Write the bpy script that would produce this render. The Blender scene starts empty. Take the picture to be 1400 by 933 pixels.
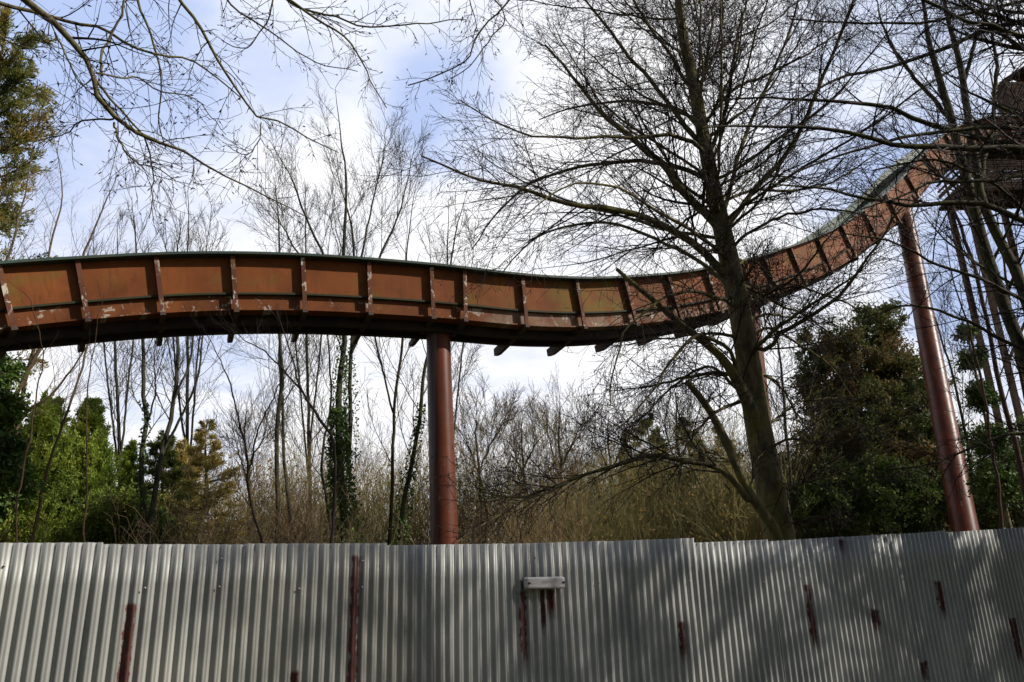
import bpy, math, random
import numpy as np
from mathutils import Vector, Matrix

# ------------------------------------------------------------------ scene / camera
S = bpy.context.scene
COL = S.collection
W0, H0, F0 = 1400.0, 933.0, 1072.0
PITCH, ROLL = math.radians(18.4), math.radians(1.8)
CAM = np.array([0.0, 0.0, 1.65])
fw = np.array([0, math.cos(PITCH), math.sin(PITCH)])
up0 = np.array([0, -math.sin(PITCH), math.cos(PITCH)])
rt0 = np.array([1.0, 0, 0])
RT = math.cos(ROLL)*rt0 - math.sin(ROLL)*up0
UP = math.sin(ROLL)*rt0 + math.cos(ROLL)*up0

def ray(px, py):
    d = fw*F0 + RT*(px-W0/2) + UP*(H0/2-py)
    return d/np.linalg.norm(d)
def at(px, py, Y):
    """world point on the sight line through photo pixel (px,py) at ground distance Y along +Y"""
    d = ray(px, py)
    return CAM + d*(Y/d[1])
def proj(P):
    d = np.asarray(P)-CAM
    z = d@fw
    return W0/2+F0*(d@RT)/z, H0/2-F0*(d@UP)/z

cd = bpy.data.cameras.new('camera'); cam = bpy.data.objects.new('camera', cd); COL.objects.link(cam)
M = Matrix(((RT[0], UP[0], -fw[0], 0), (RT[1], UP[1], -fw[1], 0), (RT[2], UP[2], -fw[2], CAM[2]), (0, 0, 0, 1)))
cam.matrix_world = M
cd.sensor_width = 36; cd.lens = 36*F0/W0; cd.clip_start = .05; cd.clip_end = 3000
S.camera = cam
S.render.resolution_x, S.render.resolution_y = 1024, 682
S.view_settings.view_transform = 'Standard'; S.view_settings.look = 'None'
S.view_settings.exposure = 0; S.view_settings.gamma = 1
S.cycles.max_bounces = 5; S.cycles.diffuse_bounces = 2; S.cycles.transparent_max_bounces = 8
try: S.cycles.use_denoising = True
except Exception: pass

# ------------------------------------------------------------------ light
SUN_AZ, SUN_EL = math.radians(78), math.radians(34)   # azimuth: from -Y (behind the camera) towards +X
sd = np.array([math.sin(SUN_AZ)*math.cos(SUN_EL), -math.cos(SUN_AZ)*math.cos(SUN_EL), math.sin(SUN_EL)])
ld = bpy.data.lights.new('sun', 'SUN'); ld.energy = 4.6; ld.angle = math.radians(.55); ld.color = (1, .95, .87)
lo = bpy.data.objects.new('sun', ld); COL.objects.link(lo)
lo.rotation_euler = Vector(sd).to_track_quat('Z', 'Y').to_euler()
lo.location = (20, -5, 20)

class NT:
    """small node-graph helper"""
    def __init__(s, tree): s.t = tree; s.n = tree.nodes; s.l = tree.links
    def node(s, typ, **kw):
        n = s.n.new(typ)
        for k, v in kw.items():
            if k.startswith('i_'):
                n.inputs[k[2:]].default_value = v
            else: setattr(n, k, v)
        return n
    def link(s, a, b): s.l.new(a, b)
    def val(s, sock, v):
        if isinstance(v, bpy.types.NodeSocket): s.l.new(v, sock)
        else: sock.default_value = v
    def math(s, op, a, b=0.0, c=0.0, clamp=False):
        n = s.n.new('ShaderNodeMath'); n.operation = op; n.use_clamp = clamp
        s.val(n.inputs[0], a); s.val(n.inputs[1], b); s.val(n.inputs[2], c)
        return n.outputs[0]
    def mix(s, f, a, b):
        n = s.n.new('ShaderNodeMix'); n.data_type = 'RGBA'
        s.val(n.inputs[0], f); s.val(n.inputs[6], a); s.val(n.inputs[7], b)
        return n.outputs[2]
    def noise(s, vec, scale, detail=4, rough=.55, dist=0.0):
        n = s.n.new('ShaderNodeTexNoise')
        if vec is not None: s.l.new(vec, n.inputs['Vector'])
        n.inputs['Scale'].default_value = scale; n.inputs['Detail'].default_value = detail
        n.inputs['Roughness'].default_value = rough; n.inputs['Distortion'].default_value = dist
        return n.outputs[0]
    def step(s, v, a, b):
        n = s.n.new('ShaderNodeMapRange'); n.interpolation_type = 'SMOOTHSTEP'
        s.val(n.inputs[0], v); n.inputs[1].default_value = a; n.inputs[2].default_value = b
        return n.outputs[0]
    def scale(s, vec, x, y, z):
        n = s.n.new('ShaderNodeVectorMath'); n.operation = 'MULTIPLY'
        s.l.new(vec, n.inputs[0]); n.inputs[1].default_value = (x, y, z)
        return n.outputs[0]

def C4(c): return (c[0], c[1], c[2], 1)

wd = bpy.data.worlds.new('World'); S.world = wd; wd.use_nodes = True
g = NT(wd.node_tree)
for n in list(g.n): g.n.remove(n)
sky = g.node('ShaderNodeTexSky', sky_type='NISHITA', sun_disc=False, sun_elevation=SUN_EL)
sky.sun_rotation = math.atan2(sd[0], sd[1])
sky.air_density = 1.0; sky.dust_density = .6; sky.ozone_density = 1.2
tc = g.node('ShaderNodeTexCoord'); dirv = tc.outputs['Generated']
sep = g.node('ShaderNodeSeparateXYZ'); g.link(dirv, sep.inputs[0])
# cloud layer: direction projected on a plane high above
zc = g.math('MAXIMUM', g.math('ADD', sep.outputs[2], .12), .06)
cmb = g.node('ShaderNodeCombineXYZ')
g.link(g.math('DIVIDE', sep.outputs[0], zc), cmb.inputs[0]); g.link(g.math('DIVIDE', sep.outputs[1], zc), cmb.inputs[1])
big = g.noise(cmb.outputs[0], .9, 5, .55, .3)
fine = g.noise(cmb.outputs[0], 2.6, 7, .6, .5)
mixn = g.math('ADD', g.math('MULTIPLY', big, .65), g.math('MULTIPLY', fine, .35))
holes = None
for (px, py, r, a) in [(120, 110, .17, .22), (560, 60, .13, .17), (1200, 130, .12, .26), (260, 550, .10, .2), (1380, 430, .09, .26),
                       (620, 175, .07, .12), (760, 300, .08, .10), (700, 560, .08, .12), (20, 20, .15, .10)]:
    d = ray(px, py)
    vm = g.node('ShaderNodeVectorMath', operation='DOT_PRODUCT'); g.link(dirv, vm.inputs[0]); vm.inputs[1].default_value = tuple(d)
    h = g.math('MULTIPLY', g.step(vm.outputs['Value'], math.cos(r*1.7), math.cos(r*.2)), a)
    holes = h if holes is None else g.math('ADD', holes, h)
cover = g.step(g.math('SUBTRACT', mixn, holes), .16, .45)
cover = g.math('MULTIPLY', cover, g.step(sep.outputs[1], -.35, .35))     # cloud bank stands ahead; clearer sky behind the camera
shade = g.step(g.noise(cmb.outputs[0], 1.7, 5, .6), .42, .70)
cloudc = g.mix(shade, (11.3, 11.3, 11.5, 1), (8.9, 9.2, 10.2, 1))
skyb = g.node('ShaderNodeVectorMath', operation='MULTIPLY'); g.link(sky.outputs[0], skyb.inputs[0]); skyb.inputs[1].default_value = (.9, .8, .75)
front = g.step(sep.outputs[1], -.3, .5)
veil = g.mix(front, skyb.outputs[0], (5.1, 6.3, 9.5, 1))             # thin high haze brightens the blue ahead
col = g.mix(cover, veil, cloudc)
bg = g.node('ShaderNodeBackground', i_Strength=.1); g.link(col, bg.inputs[0])
wo = g.node('ShaderNodeOutputWorld'); g.link(bg.outputs[0], wo.inputs[0])

# ------------------------------------------------------------------ materials
def mat(name, base, rough=.8, metal=0.0, build=None, spec=.4):
    m = bpy.data.materials.new(name); m.use_nodes = True
    q = NT(m.node_tree); b = q.n['Principled BSDF']
    b.inputs['Base Color'].default_value = C4(base); b.inputs['Roughness'].default_value = rough
    b.inputs['Metallic'].default_value = metal; b.inputs['Specular IOR Level'].default_value = spec
    if build: build(q, b)
    return m
def objco(q): return q.node('ShaderNodeTexCoord').outputs['Object']
def bump(q, b, h, st=.3, dist=.02):
    n = q.node('ShaderNodeBump'); n.inputs['Strength'].default_value = st; n.inputs['Distance'].default_value = dist
    q.link(h, n.inputs['Height']); q.link(n.outputs[0], b.inputs['Normal'])

def bark(name, c1, c2, moss=(.06, .07, .015), mossamt=.5, wet=None):
    def f(q, b):
        v = objco(q)
        a = q.noise(q.scale(v, 1, 1, .35), 14, 6, .65)
        col = q.mix(q.step(a, .35, .68), C4(c1), C4(c2))
        m = q.step(q.noise(v, 2.2, 5, .6), .62-.25*mossamt, .72-.15*mossamt)
        col = q.mix(q.math('MULTIPLY', m, mossamt), col, C4(moss))
        sp = q.step(q.noise(v, 34, 2, .5), .66, .72)
        col = q.mix(q.math('MULTIPLY', sp, .5), col, (.17, .17, .13, 1))
        q.link(col, b.inputs['Base Color'])
        bump(q, b, q.noise(q.scale(v, 1, 1, .25), 30, 5, .7), .7, .02)
    return mat(name, c1, .9, 0, f, .2)
M_bark = bark('alder_bark', (.065, .052, .027), (.185, .150, .078), (.16, .145, .035), .7)
M_bark2 = bark('mossy_bark', (.024, .020, .011), (.075, .062, .032), (.075, .075, .018), .6)
M_barkpale = bark('pale_bark', (.032, .030, .020), (.080, .074, .050), (.05, .06, .018), .4)
M_barkred = bark('pine_bark', (.04, .022, .014), (.09, .048, .030), (.05, .045, .015), .4)
M_twig = mat('twig_bark', (.026, .017, .014), .85, 0, None, .25)
M_twigtan = mat('tan_twig_bark', (.13, .09, .05), .85, 0, None, .25)
M_twiggrey = mat('grey_twig_bark', (.045, .036, .026), .85, 0, None, .25)
M_twiggold = mat('golden_stem_bark', (.12, .105, .035), .85, 0,
    lambda q, b: q.link(q.mix(q.step(q.noise(objco(q), .5, 3), .4, .6), (.32, .265, .10, 1), (.17, .16, .065, 1)), b.inputs['Base Color']), .25)
M_brush = mat('brown_brush', (.06, .04, .022), .85, 0,
    lambda q, b: q.link(q.mix(q.step(q.noise(objco(q), .35, 3), .4, .6), (.25, .17, .09, 1), (.18, .165, .055, 1)), b.inputs['Base Color']), .25)
M_catkin = mat('catkin', (.035, .018, .014), .9, 0, None, .2)

def leafmat(name, cols, sc=.5, trans=.35):
    """cols: three leaf colours; picked per leaf and by clump"""
    def f(q, b):
        geo = q.node('ShaderNodeNewGeometry')
        r = geo.outputs['Random Per Island']
        cl = q.noise(objco(q), sc, 3, .5)
        t = q.math('ADD', q.math('MULTIPLY', r, .45), q.math('MULTIPLY', q.step(cl, .34, .66), .55))
        ramp = q.node('ShaderNodeValToRGB'); q.link(t, ramp.inputs[0])
        e = ramp.color_ramp.elements
        e[0].position = .15; e[0].color = C4(cols[0]); e[1].position = .9; e[1].color = C4(cols[2])
        x = e.new(.5); x.color = C4(cols[1])
        q.link(ramp.outputs[0], b.inputs['Base Color'])
        tr = q.node('ShaderNodeBsdfTranslucent'); q.link(ramp.outputs[0], tr.inputs[0])
        mx = q.node('ShaderNodeMixShader'); mx.inputs[0].default_value = trans
        q.link(b.outputs[0], mx.inputs[1]); q.link(tr.outputs[0], mx.inputs[2])
        q.link(mx.outputs[0], q.n['Material Output'].inputs[0])
    return mat(name, cols[1], .65, 0, f, .3)
L_cypress = leafmat('cypress_foliage', [(.08, .13, .02), (.25, .35, .04), (.44, .47, .08)], .9)
L_pine = leafmat('pine_needles', [(0.08, 0.1, 0.025), (0.19, 0.21, 0.05), (0.36, 0.24, 0.05)], .8)
L_larch = leafmat('golden_fir_foliage', [(0.15, 0.17, 0.04), (0.4, 0.33, 0.09), (0.58, 0.42, 0.15)], .6)
L_fir = leafmat('dark_fir_foliage', [(0.05, 0.075, 0.02), (0.12, 0.15, 0.035), (0.22, 0.22, 0.05)], .7)
L_yew = leafmat('mottled_evergreen_foliage', [(.045, .08, .02), (.12, .145, .04), (.21, .11, .045)], .55)
L_ivy = leafmat('ivy_leaves', [(0.025, 0.05, 0.01), (0.07, 0.13, 0.022), (0.14, 0.21, 0.035)], 1.5, .2)
L_laurel = leafmat('laurel_leaves', [(0.04, 0.075, 0.014), (0.12, 0.18, 0.022), (0.25, 0.29, 0.05)], 1.2, .3)
L_shrub = leafmat('dark_shrub_leaves', [(.025, .045, .010), (.07, .11, .018), (.15, .18, .035)], 1.0, .3)  # darker version of the laurel greens
L_ochre = leafmat('dry_leaves', [(.16, .09, .03), (.27, .17, .045), (.40, .27, .09)], .6, .4)

def catmull(pts, n):
    pts = np.asarray(pts, float)
    if len(pts) == 2:
        t = np.linspace(0, 1, n)[:, None]; return pts[0]*(1-t)+pts[1]*t
    P = np.vstack([2*pts[0]-pts[1], pts, 2*pts[-1]-pts[-2]])
    d = np.r_[0, np.cumsum(np.linalg.norm(np.diff(pts[:, :3], axis=0), axis=1))]; u = np.linspace(0, d[-1], n)
    out = []
    for x in u:
        i = min(max(np.searchsorted(d, x, side='right')-1, 0), len(pts)-2)
        t = (x-d[i])/max(d[i+1]-d[i], 1e-9)
        p0, p1, p2, p3 = P[i], P[i+1], P[i+2], P[i+3]
        out.append(.5*((2*p1)+(-p0+p2)*t+(2*p0-5*p1+4*p2-p3)*t*t+(-p0+3*p1-3*p2+p3)*t**3))
    return np.array(out)

# near top lip: photo pixel + real distance
LIP = [(-330, 400, 10.4), (-160, 379, 11.4), (0, 364.5, 12.45), (105, 358, 13.1), (213, 352.5, 13.75), (317, 351, 14.3), (413, 353.5, 14.85), (503, 359, 15.35), (588, 366, 15.9), (635, 371, 16.2),
       (712, 380, 16.75), (783, 384, 17.35), (850, 382.5, 18.0), (935, 374.5, 19.0), (1011, 359, 20.2), (1077, 339, 21.7), (1114, 325, 22.7), (1147, 309, 23.7), (1177, 288, 24.7), (1206, 266, 25.7), (1225, 248, 26.5),
       (1242, 230, 27.2), (1266, 204, 28.2), (1300, 178, 29.3), (1345, 164, 30.1), (1400, 162, 30.4), (1480, 168, 30.6), (1560, 178, 30.6)]
L3 = np.array([at(*p) for p in LIP])
NS = 240
path = catmull(L3, NS)
for _ in range(4): path[1:-1] = .25*path[:-2]+.5*path[1:-1]+.25*path[2:]
pathpx = np.array([proj(p)[0] for p in path])
arc = np.r_[0, np.cumsum(np.linalg.norm(np.diff(path, axis=0), axis=1))]
def ARC(x): return float(np.interp(x, pathpx, arc))


def rustpaint(name, base, dark, bleach=.3, moss=.4, stains=()):
    def f(q, b):
        uvn = q.node('ShaderNodeUVMap'); uv = uvn.outputs[0]
        sp = q.node('ShaderNodeSeparateXYZ'); q.link(uv, sp.inputs[0])
        a = q.noise(uv, 1.3, 6, .6)
        col = q.mix(q.step(a, .3, .7), C4(base), C4(dark))
        for (xa, xb, am, cc) in stains:
            k = q.math('MULTIPLY', q.step(sp.outputs[0], xa, xa+.5), q.math('SUBTRACT', 1.0, q.step(sp.outputs[0], xb-.4, xb)))
            k = q.math('MULTIPLY', k, q.step(q.noise(uv, 2.2, 6, .65), .36, .62))
            col = q.mix(q.math('MULTIPLY', k, am), col, C4(cc))
        st = q.noise(q.scale(uv, 9, .7, 1), 1.6, 5, .6)             # vertical run marks
        col = q.mix(q.math('MULTIPLY', q.step(st, .52, .75), .45), col, C4([c*.45 for c in base]))
        m = q.step(q.noise(q.scale(uv, .8, 1.4, 1), 1.1, 5, .62), .53, .70)
        col = q.mix(q.math('MULTIPLY', m, moss), col, (.13, .10, .012, 1))
        bay = q.noise(q.scale(uv, 1, 0, 0), .8, 2, .5)
        col = q.mix(q.math('MULTIPLY', q.step(bay, .45, .62), .40), col, C4([c*.55 for c in base]))
        dk = q.step(q.noise(q.scale(uv, 5, .5, 1), 2.3, 6, .7), .55, .72)
        col = q.mix(q.math('MULTIPLY', dk, .5), col, (.045, .022, .010, 1))
        fl = q.step(q.noise(uv, 5.5, 6, .68, .6), .66-.12*bleach, .68-.10*bleach)
        flm = q.step(q.noise(uv, .9, 3, .5), .40, .55)
        col = q.mix(q.math('MULTIPLY', q.math('MULTIPLY', fl, flm), bleach), col, (.50, .44, .36, 1))
        q.link(col, b.inputs['Base Color'])
        bump(q, b, q.noise(uv, 22, 4, .6), .25, .01)
    return mat(name, base, .68, 0, f, .15)
STM = [(ARC(735), ARC(850), .75, (.15, .125, .012)), (ARC(640), ARC(735), .35, (.10, .075, .015)), (ARC(855), ARC(900), .4, (.12, .10, .015)), (ARC(1100), ARC(1240), .5, (.33, .16, .10))]
STB = [(ARC(650), ARC(1060), .6, (.42, .33, .25)), (ARC(640), ARC(1010), .35, (.09, .045, .03))]
M_panel = rustpaint('weathered_brown_panel', (.245, .074, .019), (.15, .044, .013), 0.0, .6, STM)
M_band = rustpaint('peeling_brown_band', (.215, .068, .020), (.12, .038, .014), .75, .15, STB)
M_rib = rustpaint('flaking_rib_paint', (.17, .065, .036), (.10, .04, .025), 1.0, .2)
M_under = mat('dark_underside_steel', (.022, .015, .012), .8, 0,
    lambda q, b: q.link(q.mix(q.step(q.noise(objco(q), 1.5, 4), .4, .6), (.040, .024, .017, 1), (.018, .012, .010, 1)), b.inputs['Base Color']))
M_lip = mat('green_lip_fibreglass', (.035, .075, .06), .6, 0,
    lambda q, b: q.link(q.mix(q.step(q.noise(objco(q), 2.5, 5), .42, .62), (.022, .050, .038, 1), (.040, .050, .028, 1)), b.inputs['Base Color']))
M_liner = mat('faded_green_liner', (.08, .14, .12), .55, 0,
    lambda q, b: q.link(q.mix(q.step(q.noise(objco(q), 1.8, 6, .65), .38, .62), (.055, .105, .085, 1), (.10, .125, .085, 1)), b.inputs['Base Color']))
M_moss = mat('green_slime_ledge', (.030, .030, .010), .8)
M_beam = mat('brown_cross_beam', (.075, .042, .028), .75)

def pillarf(q, b):
    v = objco(q)
    n = q.noise(q.scale(v, 1, 1, .15), 4, 5, .6)
    col = q.mix(q.step(n, .35, .65), (.140, .034, .012, 1), (.085, .021, .009, 1))
    col = q.mix(q.math('MULTIPLY', q.step(q.noise(q.scale(v, 1, 1, .3), 3, 6, .7), .52, .66), .55), col, (.055, .028, .016, 1))
    col = q.mix(q.math('MULTIPLY', q.step(q.noise(q.scale(v, 1, 1, .4), 9, 4, .65), .66, .72), .5), col, (.33, .22, .17, 1))
    q.link(col, b.inputs['Base Color'])
    q.link(q.math('MULTIPLY_ADD', q.noise(v, 5, 4), .25, .27), b.inputs['Roughness'])
    bump(q, b, q.noise(v, 40, 3), .08, .01)
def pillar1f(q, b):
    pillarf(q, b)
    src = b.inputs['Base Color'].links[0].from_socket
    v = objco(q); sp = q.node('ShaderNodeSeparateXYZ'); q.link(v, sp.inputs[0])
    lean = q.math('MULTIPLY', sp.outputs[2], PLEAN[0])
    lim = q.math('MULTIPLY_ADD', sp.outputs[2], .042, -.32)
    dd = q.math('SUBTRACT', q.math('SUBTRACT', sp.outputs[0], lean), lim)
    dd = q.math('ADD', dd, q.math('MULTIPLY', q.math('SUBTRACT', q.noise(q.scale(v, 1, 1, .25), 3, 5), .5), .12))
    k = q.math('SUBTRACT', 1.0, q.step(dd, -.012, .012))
    q.link(q.mix(q.math('MULTIPLY', k, .75), src, (.16, .125, .135, 1)), b.inputs['Base Color'])  # purple-grey sky sheen of the shaded left side, mixed into the paint colour
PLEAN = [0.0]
M_pillar = mat('glossy_red_brown_paint', (.2, .06, .03), .35, 0, pillarf, .25)
M_steel = mat('bracket_steel', (.12, .055, .035), .6)

def woodf(q, b):
    v = objco(q)
    n = q.noise(q.scale(v, 1, 1, 4), 3, 6, .65)
    q.link(q.mix(q.step(n, .35, .65), (.035, .018, .011, 1), (.08, .040, .023, 1)), b.inputs['Base Color'])
    bump(q, b, n, .4, .02)
M_wood = mat('dark_stained_timber', (.07, .035, .022), .85, 0, woodf, .2)
M_plastic = mat('dirty_white_casing', (.62, .60, .57), .5, 0,
    lambda q, b: q.link(q.mix(q.step(q.noise(q.scale(objco(q), 1, 1, 5), 7, 5, .6), .42, .62), (.66, .63, .62, 1), (.42, .38, .36, 1)), b.inputs['Base Color']))
M_dark = mat('dark_rubber', (.02, .02, .02), .7)
M_zinc = mat('grey_screw_head', (.42, .40, .34), .5, .5)

# fence plane
FA = math.radians(28.1); FD = np.array([math.cos(FA), math.sin(FA), 0]); F_O = np.array([0, 6.63, 0]); FN = np.array([math.sin(FA), -math.cos(FA), 0])
def fence_hit(px, py, off=0.0):
    d = ray(px, py); o = F_O + FN*off
    t = ((o-CAM)@FN)/(d@FN); P = CAM+d*t
    return (P-F_O)@FD, P[2]
STREAKS = []
for (px, y0, y1, w) in [(180, 826, 1000, 16), (487, 760, 1000, 12), (714, 808, 915, 10), (752, 806, 850, 13), (741, 806, 870, 5), (931, 850, 910, 9), (1103, 800, 893, 8),
                        (1281, 795, 850, 8), (1383, 845, 912, 8), (403, 918, 1000, 10), (1195, 833, 870, 9), (1150, 738, 760, 8), (1262, 905, 940, 8)]:
    s0, z0 = fence_hit(px, y0); s1, z1 = fence_hit(px, y1)
    sw = abs(fence_hit(px+w/2, y0)[0]-fence_hit(px-w/2, y0)[0])
    STREAKS.append((s0, z0, z1, sw))
def fencef(q, b):
    uv = q.node('ShaderNodeUVMap').outputs[0]
    sp = q.node('ShaderNodeSeparateXYZ'); q.link(uv, sp.inputs[0]); s, z = sp.outputs[0], sp.outputs[1]
    n1 = q.noise(q.scale(uv, 1, .45, 1), 2.2, 6, .65)
    spang = q.noise(uv, 60, 3, .6)
    col = q.mix(q.step(n1, .3, .7), (.50, .50, .465, 1), (.32, .325, .31, 1))
    col = q.mix(q.math('MULTIPLY', q.step(spang, .45, .75), .30), col, (.46, .45, .40, 1))
    th = q.math('FRACT', q.math('DIVIDE', s, .0762))                    # dark line painted inside each corrugation's lit band to split its highlight
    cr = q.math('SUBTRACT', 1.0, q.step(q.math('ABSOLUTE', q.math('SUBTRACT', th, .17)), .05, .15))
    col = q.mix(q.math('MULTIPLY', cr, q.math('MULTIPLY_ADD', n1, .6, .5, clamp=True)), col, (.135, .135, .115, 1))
    grime = q.step(q.noise(q.scale(uv, .5, .35, 1), 1.1, 4, .6), .42, .66)
    col = q.mix(q.math('MULTIPLY', grime, .38), col, (.15, .15, .145, 1))
    run = q.step(q.noise(q.scale(uv, 26, .8, 1), 1.0, 5, .7), .56, .78)
    col = q.mix(q.math('MULTIPLY', run, .40), col, (.24, .20, .17, 1))
    lf = q.step(q.noise(q.scale(uv, 1, .5, 1), .8, 3, .5), .45, .7)
    col = q.mix(q.math('MULTIPLY', lf, .22), col, (.40, .36, .27, 1))
    ed = q.noise(q.scale(uv, 1, .30, 1), 42, 7, .72)
    tot = None
    for (s0, z0, z1, w) in STREAKS:
        d = q.math('ABSOLUTE', q.math('SUBTRACT', s, s0))
        d = q.math('ADD', q.math('MULTIPLY', d, 2.0/w), q.math('MULTIPLY', q.math('SUBTRACT', ed, .5), 2.6))
        a = q.math('SUBTRACT', 1.0, q.step(d, .75, 1.05))
        t = q.math('SUBTRACT', 1.0, q.step(q.math('ADD', z, q.math('MULTIPLY', q.math('SUBTRACT', ed, .5), .06)), z0-.015, z0+.015))
        lo_ = q.step(q.math('ADD', z, q.math('MULTIPLY', q.math('SUBTRACT', ed, .5), .25)), z1-.03, z1+.14)
        hal = q.math('MULTIPLY', q.math('SUBTRACT', 1.0, q.step(d, .4, 2.6)), .30)
        k = q.math('MULTIPLY', q.math('MULTIPLY', q.math('MAXIMUM', a, hal), t), lo_)
        tot = k if tot is None else q.math('MAXIMUM', tot, k)
    red = q.mix(q.step(ed, .35, .7), (.085, .014, .009, 1), (.022, .008, .007, 1))
    spots = q.math('MULTIPLY', q.step(q.noise(uv, 5, 7, .75), .69, .74), .55)
    col = q.mix(spots, col, (.15, .10, .075, 1))
    col = q.mix(q.math('MULTIPLY', tot, q.math('MULTIPLY_ADD', ed, .8, .66, clamp=True)), col, red)
    q.link(col, b.inputs['Base Color'])
    q.link(q.math('MULTIPLY', q.math('SUBTRACT', 1.0, tot), .28), b.inputs['Metallic'])
    q.link(q.math('MULTIPLY_ADD', n1, .25, .44), b.inputs['Roughness'])
    bump(q, b, spang, .06, .004)
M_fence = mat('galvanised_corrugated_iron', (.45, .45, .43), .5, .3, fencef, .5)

def groundf(q, b):
    v = objco(q)
    q.link(q.mix(q.step(q.noise(v, .8, 6, .6), .4, .62), (.05, .06, .02, 1), (.07, .052, .032, 1)), b.inputs['Base Color'])
M_ground = mat('leaf_litter_ground', (.06, .055, .03), .95, 0, groundf, .1)

# ------------------------------------------------------------------ mesh helpers
def link(name, verts, faces, m, parent=None, uv=None, smooth=False, quads=True):
    """faces: (N,4) array of quads (or list of lists)"""
    me = bpy.data.meshes.new(name)
    verts = np.asarray(verts, dtype=np.float32)
    if isinstance(faces, np.ndarray):
        nf, k = faces.shape
        me.vertices.add(len(verts)); me.vertices.foreach_set('co', verts.ravel())
        me.loops.add(nf*k); me.loops.foreach_set('vertex_index', faces.astype(np.int32).ravel())
        me.polygons.add(nf); me.polygons.foreach_set('loop_start', np.arange(0, nf*k, k, dtype=np.int32))
        me.update(calc_edges=True)
    else:
        me.from_pydata([tuple(map(float, v)) for v in verts], [], [tuple(map(int, f)) for f in faces]); me.update()
    if uv is not None:
        ul = me.uv_layers.new(name='UVMap'); idx = np.empty(len(me.loops), dtype=np.int32); me.loops.foreach_get('vertex_index', idx)
        ul.data.foreach_set('uv', np.asarray(uv, dtype=np.float32)[idx].ravel())
    if smooth: me.polygons.foreach_set('use_smooth', np.ones(len(me.polygons), dtype=bool))
    me.materials.append(m)
    o = bpy.data.objects.new(name, me); COL.objects.link(o)
    if parent is not None: o.parent = parent
    return o
def empty(name, label, cat, loc=(0, 0, 0), group=None):
    o = bpy.data.objects.new(name, None); COL.objects.link(o); o.location = loc; o.empty_display_size = .3
    tag(o, label, cat, group); return o
def tag(o, label, cat, group=None):
    o['label'] = label; o['category'] = cat
    if group: o['group'] = group
    return o
def rebase(root, parts=None):
    """shift meshes built in world coordinates so that they sit relative to the root's base"""
    L = np.array(root.location, dtype=np.float32)
    def go(o, off):
        for ch in [c for c in COL.objects if c.parent == o]: go2(ch, off)
    def go2(o, off):
        if o.type == 'MESH':
            n = len(o.data.vertices); a = np.empty(n*3, dtype=np.float32); o.data.vertices.foreach_get('co', a)
            a = a.reshape(-1, 3)-off; o.data.vertices.foreach_set('co', a.ravel()); o.data.update()
        for ch in list(o.children): go2(ch, off)
    for ch in list(root.children): go2(ch, L)

class MB:
    def __init__(s): s.v = []; s.f = []; s.uv = []
    def hexa(s, c, uvs=None):
        """8 corners: bottom 4 (ccw) then top 4"""
        b = len(s.v); s.v += [np.asarray(p, float) for p in c]
        s.f += [[b, b+3, b+2, b+1], [b+4, b+5, b+6, b+7], [b, b+1, b+5, b+4], [b+1, b+2, b+6, b+5], [b+2, b+3, b+7, b+6], [b+3, b, b+4, b+7]]
        s.uv += (uvs if uvs is not None else [(p[0]+p[1], p[2]) for p in c])
    def box(s, lo, hi):
        x0, y0, z0 = lo; x1, y1, z1 = hi
        s.hexa([(x0, y0, z0), (x1, y0, z0), (x1, y1, z0), (x0, y1, z0), (x0, y0, z1), (x1, y0, z1), (x1, y1, z1), (x0, y1, z1)])
    def build(s, name, m, parent=None, smooth=False, bev=0):
        o = link(name, np.array(s.v), s.f, m, parent, s.uv, smooth)
        if bev:
            md = o.modifiers.new('bevel', 'BEVEL'); md.width = bev; md.segments = 2
        return o

def tubes(P, R, k=5, cap=False):
    """P (N,n,3) polylines, R (N,n) radii -> verts, quad faces"""
    N, n, _ = P.shape
    T = np.empty_like(P); T[:, 1:-1] = P[:, 2:]-P[:, :-2]; T[:, 0] = P[:, 1]-P[:, 0]; T[:, -1] = P[:, -1]-P[:, -2]
    T /= np.linalg.norm(T, axis=2, keepdims=True)+1e-9
    t0 = T.mean(axis=1); ref = np.where(np.abs(t0[:, 2:3]) < .8, np.array([[0, 0, 1.]]), np.array([[1., 0, 0]]))
    ref = np.repeat(ref[:, None, :], n, axis=1)
    A = np.cross(T, ref); A /= np.linalg.norm(A, axis=2, keepdims=True)+1e-9
    B = np.cross(T, A)
    ang = np.arange(k)*2*math.pi/k
    V = P[:, :, None, :] + R[:, :, None, None]*(A[:, :, None, :]*np.cos(ang)[None, None, :, None] + B[:, :, None, :]*np.sin(ang)[None, None, :, None])
    V = V.reshape(-1, 3)
    i = np.arange(N)[:, None, None]; j = np.arange(n-1)[None, :, None]; c = np.arange(k)[None, None, :]
    base = i*n*k + j*k
    a = base+c; b = base+(c+1) % k
    Fq = np.stack([a, b, b+k, a+k], axis=-1).reshape(-1, 4)
    return V, Fq
def merge(parts):
    vs, fs, o = [], [], 0
    for v, f in parts:
        if len(v) == 0: continue
        vs.append(v); fs.append(f+o); o += len(v)
    return np.concatenate(vs), np.concatenate(fs)

def perp(rng, T):
    r = rng.normal(size=T.shape); r -= (r*T).sum(-1, keepdims=True)*T
    return r/(np.linalg.norm(r, axis=-1, keepdims=True)+1e-9)
def seglen(P): return np.linalg.norm(np.diff(P, axis=1), axis=2).sum(1)

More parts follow.
